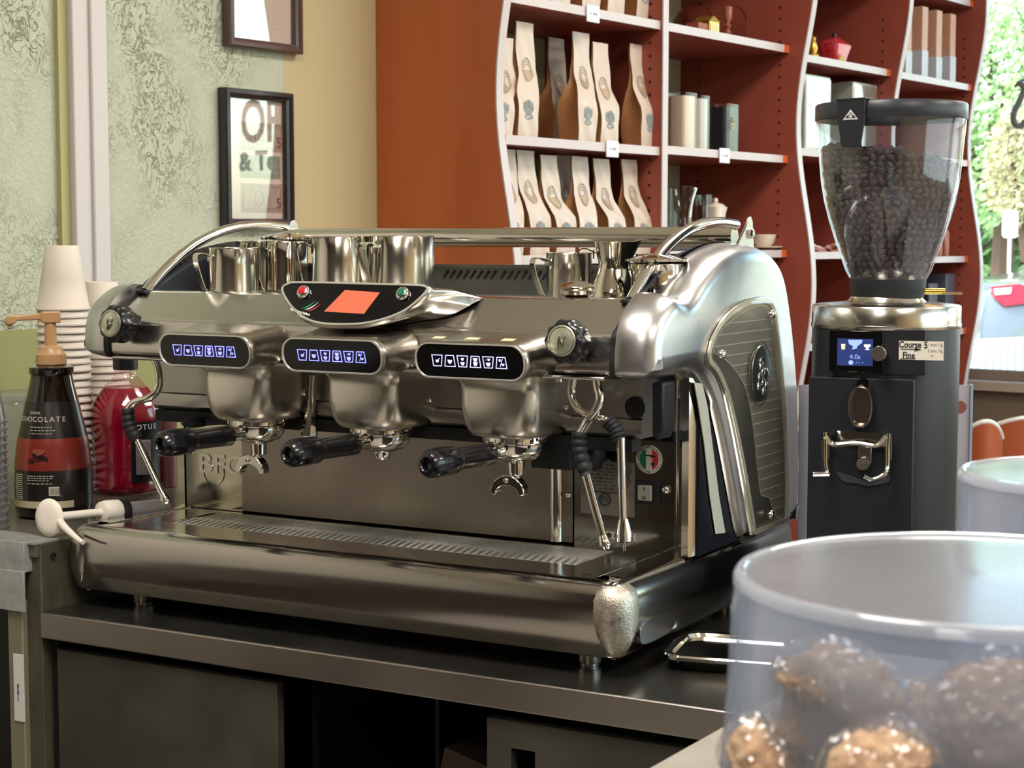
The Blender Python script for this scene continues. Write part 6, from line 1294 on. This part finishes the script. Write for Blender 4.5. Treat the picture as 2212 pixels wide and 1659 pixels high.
tri = [(-.012, zz(270)), (.012, zz(270)), (0, zz(249))]; tin = [(-.0092, zz(267)), (.0092, zz(267)), (0, zz(253.5))]
for i in range(3): j = (i+1) % 3; g.prism([tri[i], tri[j], tin[j], tin[i]], .0011, .0015, mpM(Mt_))
for a in (-.9, -.45, 0, .45, .9): g.box(-.0004, .0004, .0025, .006, .0011, .0015, M=Mt_ @ Matrix.Translation((0, zz(264.5), 0)) @ Matrix.Rotation(-a, 4, 'Z'))
g.prism([(.0028*cos(a), zz(265)+.002*sin(a)) for a in [pi*i/8 for i in range(9)]], .0011, .0015, mpM(Mt_)); g.box(-.0105, .0105, zz(269.5), zz(266.5), .0011, .0015, M=Mt_)
mk('tab_emblem', g, mat('emblem_white', 'D5D6D8', .4), tb_, smooth=0)
# the beans
rd = random.Random(11); g = G()
def hr(z):
    for (r0, a), (r1, b) in zip(HP[:-1], HP[1:]):
        if a <= z <= b: return r0+(r1-r0)*(z-a)/(b-a)-.0028
    return HP[0][0]-.004
def bean(c, nrm, s):
    u = nrm.orthogonal().normalized(); a = rd.uniform(0, 6.28); w = nrm.cross(u); u, w = u*cos(a)+w*sin(a), w*cos(a)-u*sin(a)
    side_ = 1 if rd.random() < .55 else -1
    rings = []; n = 8
    for k in range(1, 6):
        t_ = pi*k/6; ring = []
        for i in range(n):
            b = 2*pi*i/n; v2 = sin(t_)*cos(b); n2 = sin(t_)*sin(b)
            if n2*side_ > 0: n2 *= .45; n2 -= .12*side_*(abs(v2) < .25)
            ring.append(c+u*(cos(t_)*s)+w*(v2*s*.72)+nrm*(n2*s*.6))
        rings.append(ring)
    g.loft(rings, True, True)
zb, zt2 = gz(600)+.002, gz(312)
def topz(a):    # heap surface: peak left of centre, falling to the right
    return zt2-.030*(1-cos(a-3.0-math.atan2(sx_.y, sx_.x)+pi))*.5
vr = math.atan2(-sx_.y, -sx_.x); beans = 0
z = zb
while z < zt2+.002:
    r_ = hr(z)-.0035; n = int(2*pi*r_/.0118); o_ = rd.random()
    for i in range(n):
        a = 2*pi*(i+o_)/n
        tz_ = zt2-.006-.028*(.5+.5*sin(a-math.atan2(RT.y, RT.x)+pi/2))**1.3
        tz_ -= .012*(.5-.5*sin(a-math.atan2(RT.y, RT.x)+pi/2))*0
        if z > tz_+rd.uniform(-.003, .002): continue
        rj = r_-rd.uniform(0, .0025)-(.0075 if i % 2 and z < tz_-.01 else 0)*0; p_ = V((hc.x+rj*cos(a), hc.y+rj*sin(a), z+rd.uniform(-.002, .002)))
        bean(p_, V((cos(a)+rd.uniform(-.3, .3), sin(a)+rd.uniform(-.3, .3), -.3)).normalized(), rd.uniform(.0056, .0066)); beans += 1
        q_ = a+pi/n; bean(V((hc.x+(rj-.0075)*cos(q_), hc.y+(rj-.0075)*sin(q_), z+.004)), V((cos(q_), sin(q_), .2)).normalized(), .006)
    z += .0086
for k in range(1000):
    rr_ = math.sqrt(rd.random())*(hr(zt2-.01)-.006); a = rd.uniform(0, 2*pi)
    tz_ = zt2-.006-.028*(.5+.5*(rr_/.098)*sin(a-math.atan2(RT.y, RT.x)+pi/2))**1.3+.006*(1-rr_/.098)
    bean(V((hc.x+rr_*cos(a), hc.y+rr_*sin(a), tz_-rd.uniform(0, .007))), V((rd.uniform(-.4, .4), rd.uniform(-.4, .4), 1)).normalized(), rd.uniform(.0056, .0068))
tag(mk('coffee_beans', g, mat('roasted_bean', '40302E', .45, spec=.35, var=(90, '54433F', .8)), smooth=80, flip=True), 'dark roasted coffee beans filling the clear hopper', 'coffee beans', kind='stuff')
# splash board behind the grinder
g = G(); a = atD(1728, 832, GD+.16); b = atD(2096, 846, GD+.16); ux = (b-a); ux.z = 0; wl = ux.length; ux.normalize(); uy = V((-ux.y, ux.x, 0)); Mb = Matrix(((ux.x, uy.x, 0, a.x), (ux.y, uy.y, 0, a.y), (0, 0, 1, 0), (0, 0, 0, 1)))
g.box(0, wl, 0, .008, TZ+.001, a.z, M=Mb); t = tag(mk('splash_board', g, film('board_acrylic', 'FFFFFF', .5, haze='E2DEE6', hazeamt=.8, rough=.15, transl=.35)), 'pale translucent board standing upright behind the grinder', 'board')
g = G(); g.box(wl, wl+.004, -.002, .010, TZ+.001, a.z+.001, M=Mb); mk('board_edge', g, mat('board_edge_blue', 'A9BBD6', .2), t)
g = G(); q = Mb.inverted() @ atD(2074, 880, GD+.16); g.prism([(u+q.x, v+q.z) for u, v in circ(.010, 20)], -.0008, -.0002, lambda u, v, w: Mb @ V((u, w, v))); mk('red_dot', g, mat('dot_red', '9A5A54', .5), t)

# ================================================================== FOREGROUND JARS
JW = film('jar_acrylic', 'F2F6FF', .9, haze='DCE4F0', hazeamt=.24, rough=.12, var=(9, .06), transl=.45)
JL = film('jar_lid_acrylic', 'F2F4F8', .9, haze='CFCFD0', hazeamt=.46, rough=.14, var=(5, .08), transl=.5, gloss=.5)  # the milky haze imitates the ceiling reflected in the lid
JR = film('jar_rim_acrylic', 'F8FAFF', .9, haze='DCE2EA', hazeamt=.40, rough=.06, transl=.5)
def jar(c, R0, ztop, label, Rb):
    t = thing('cookie_jar', (c[0], c[1], FZ+.0005), label, 'jar', 'clear jars on the serving counter'); M = Matrix.Translation((c[0], c[1], 0)); zb_ = FZ+.0005; H = ztop-zb_
    pr = [(Rb, zb_), (Rb+.002, zb_+.004), (Rb+(R0-Rb)*.5, zb_+H*.5), (R0, ztop-.0065)]
    g = G(); g.lathe(pr+[(r-.003, z if i else z) for i, (r, z) in enumerate(pr[::-1][:-1])]+[(Rb-.004, zb_+.006), (0, zb_+.006)], 96, M); mk('jar_wall', g, JW, t, smooth=60)
    g = G(); g.lathe([(R0+.0006, ztop-.0065), (R0+.0006, ztop-.003), (R0-.001, ztop-.0004), (R0-.0035, ztop+.0004), (R0-.0055, ztop-.001), (R0-.005, ztop-.003), (R0-.003, ztop-.0065), (R0+.0006, ztop-.0065)], 96, M, caps=False); mk('jar_rim', g, JR, t, smooth=60)
    g = G(); g.lathe([(R0-.0053, ztop-.0014), (R0*.6, ztop-.001), (0, ztop)], 96, M, caps=False); mk('jar_lid', g, JL, t, smooth=60)
    return t
JD = .874; jc = atD(2130, 1240, JD); J1 = (jc.x, jc.y); jR = .1275
jar(J1, jR, jc.z, 'large clear jar of plastic-wrapped muffins at the lower right', jR+.016)
jd = atD(2375, 1020, 1.25); jar((jd.x, jd.y), .1, jd.z, 'second clear jar behind the muffin jar, at the right edge', .106)
MUF = mat('muffin_crumb', 'C49A76', .8, var=(70, 'D2B490', 1.0), bump=(160, 1.0)); MUF2 = mat('muffin_cup_paper', 'BE9A80', .6, bump=(60, .4))
WRAP = film('plastic_wrap', 'FFFFFF', .93, haze='E8E4EA', hazeamt=.06, rough=.1, bump=(60, 1.0))
def muffin(c, r, seed, label):
    rd = random.Random(seed); t = thing('wrapped_muffin', V((c.x, c.y, c.z-r*.8)), label, 'muffin', 'wrapped muffins in the jar')
    tilt = Matrix.Translation(c) @ Matrix.Rotation(rd.uniform(-.5, .5), 4, 'X') @ Matrix.Rotation(rd.uniform(-.5, .5), 4, 'Y')
    pr = [(0, -.75), (.62, -.75), (.70, -.45), (.80, -.1), (.98, .05), (1.0, .22), (.9, .5), (.66, .76), (.35, .9), (0, .95)]
    ps = smooth2(pr, 5, False); g = G()
    rings = []
    for q, (a, b) in enumerate(ps):
        ring = []
        for i in range(72):
            th_ = 2*pi*i/72; p_ = V((a*cos(th_), a*sin(th_), b)); nn_ = noise.noise(p_*2.6+V((seed, 0, 0)))*.13+noise.noise(p_*7+V((0, seed, 0)))*.09+noise.noise(p_*16+V((0, seed, 0)))*.04
            fl = .02*cos(th_*20) if b < .0 else 0
            ring.append(tilt @ (p_*(1+(nn_ if b > 0 else 0)+fl)*r))
        rings.append(ring)
    nb_ = sum(1 for _, b in ps if b < .0)
    g.loft(rings[:nb_+1], True, False, mi=1); g.loft(rings[nb_:], False, True, mi=0); mk('muffin_body', g, [MUF, MUF2], t, smooth=70)
    g = G(); rings = []
    for q, (a, b) in enumerate(ps):
        ring = []
        for i in range(90):
            th_ = 2*pi*i/90; p_ = V((max(a, .02)*cos(th_), max(a, .02)*sin(th_), b)); k_ = 1.12+.07*noise.noise(p_*4+V((seed, 3, 0)))+.05*abs(sin(th_*8+9*noise.noise(p_*2)))+.03*abs(sin(b*14+8*noise.noise(p_*3)))
            ring.append(tilt @ (p_*k_*r))
        rings.append(ring)
    g.loft(rings); mk('plastic_wrap', g, WRAP, t, smooth=16)
specs = [((1800, 1535), .825, .031, 'topmost on the left of the pile'), ((2180, 1600), .80, .037, 'large one at the right of the pile'), ((2015, 1590), .88, .027, 'shiny one in the gap behind'), ((1915, 1690), .78, .027, 'bottom centre of the picture'), ((1700, 1670), .84, .030, 'low one against the left wall')]
for i, ((px, py), D, r, l_) in enumerate(specs): muffin(atD(px, py, D), r, i+1, 'brown muffin in crinkled plastic wrap, '+l_)
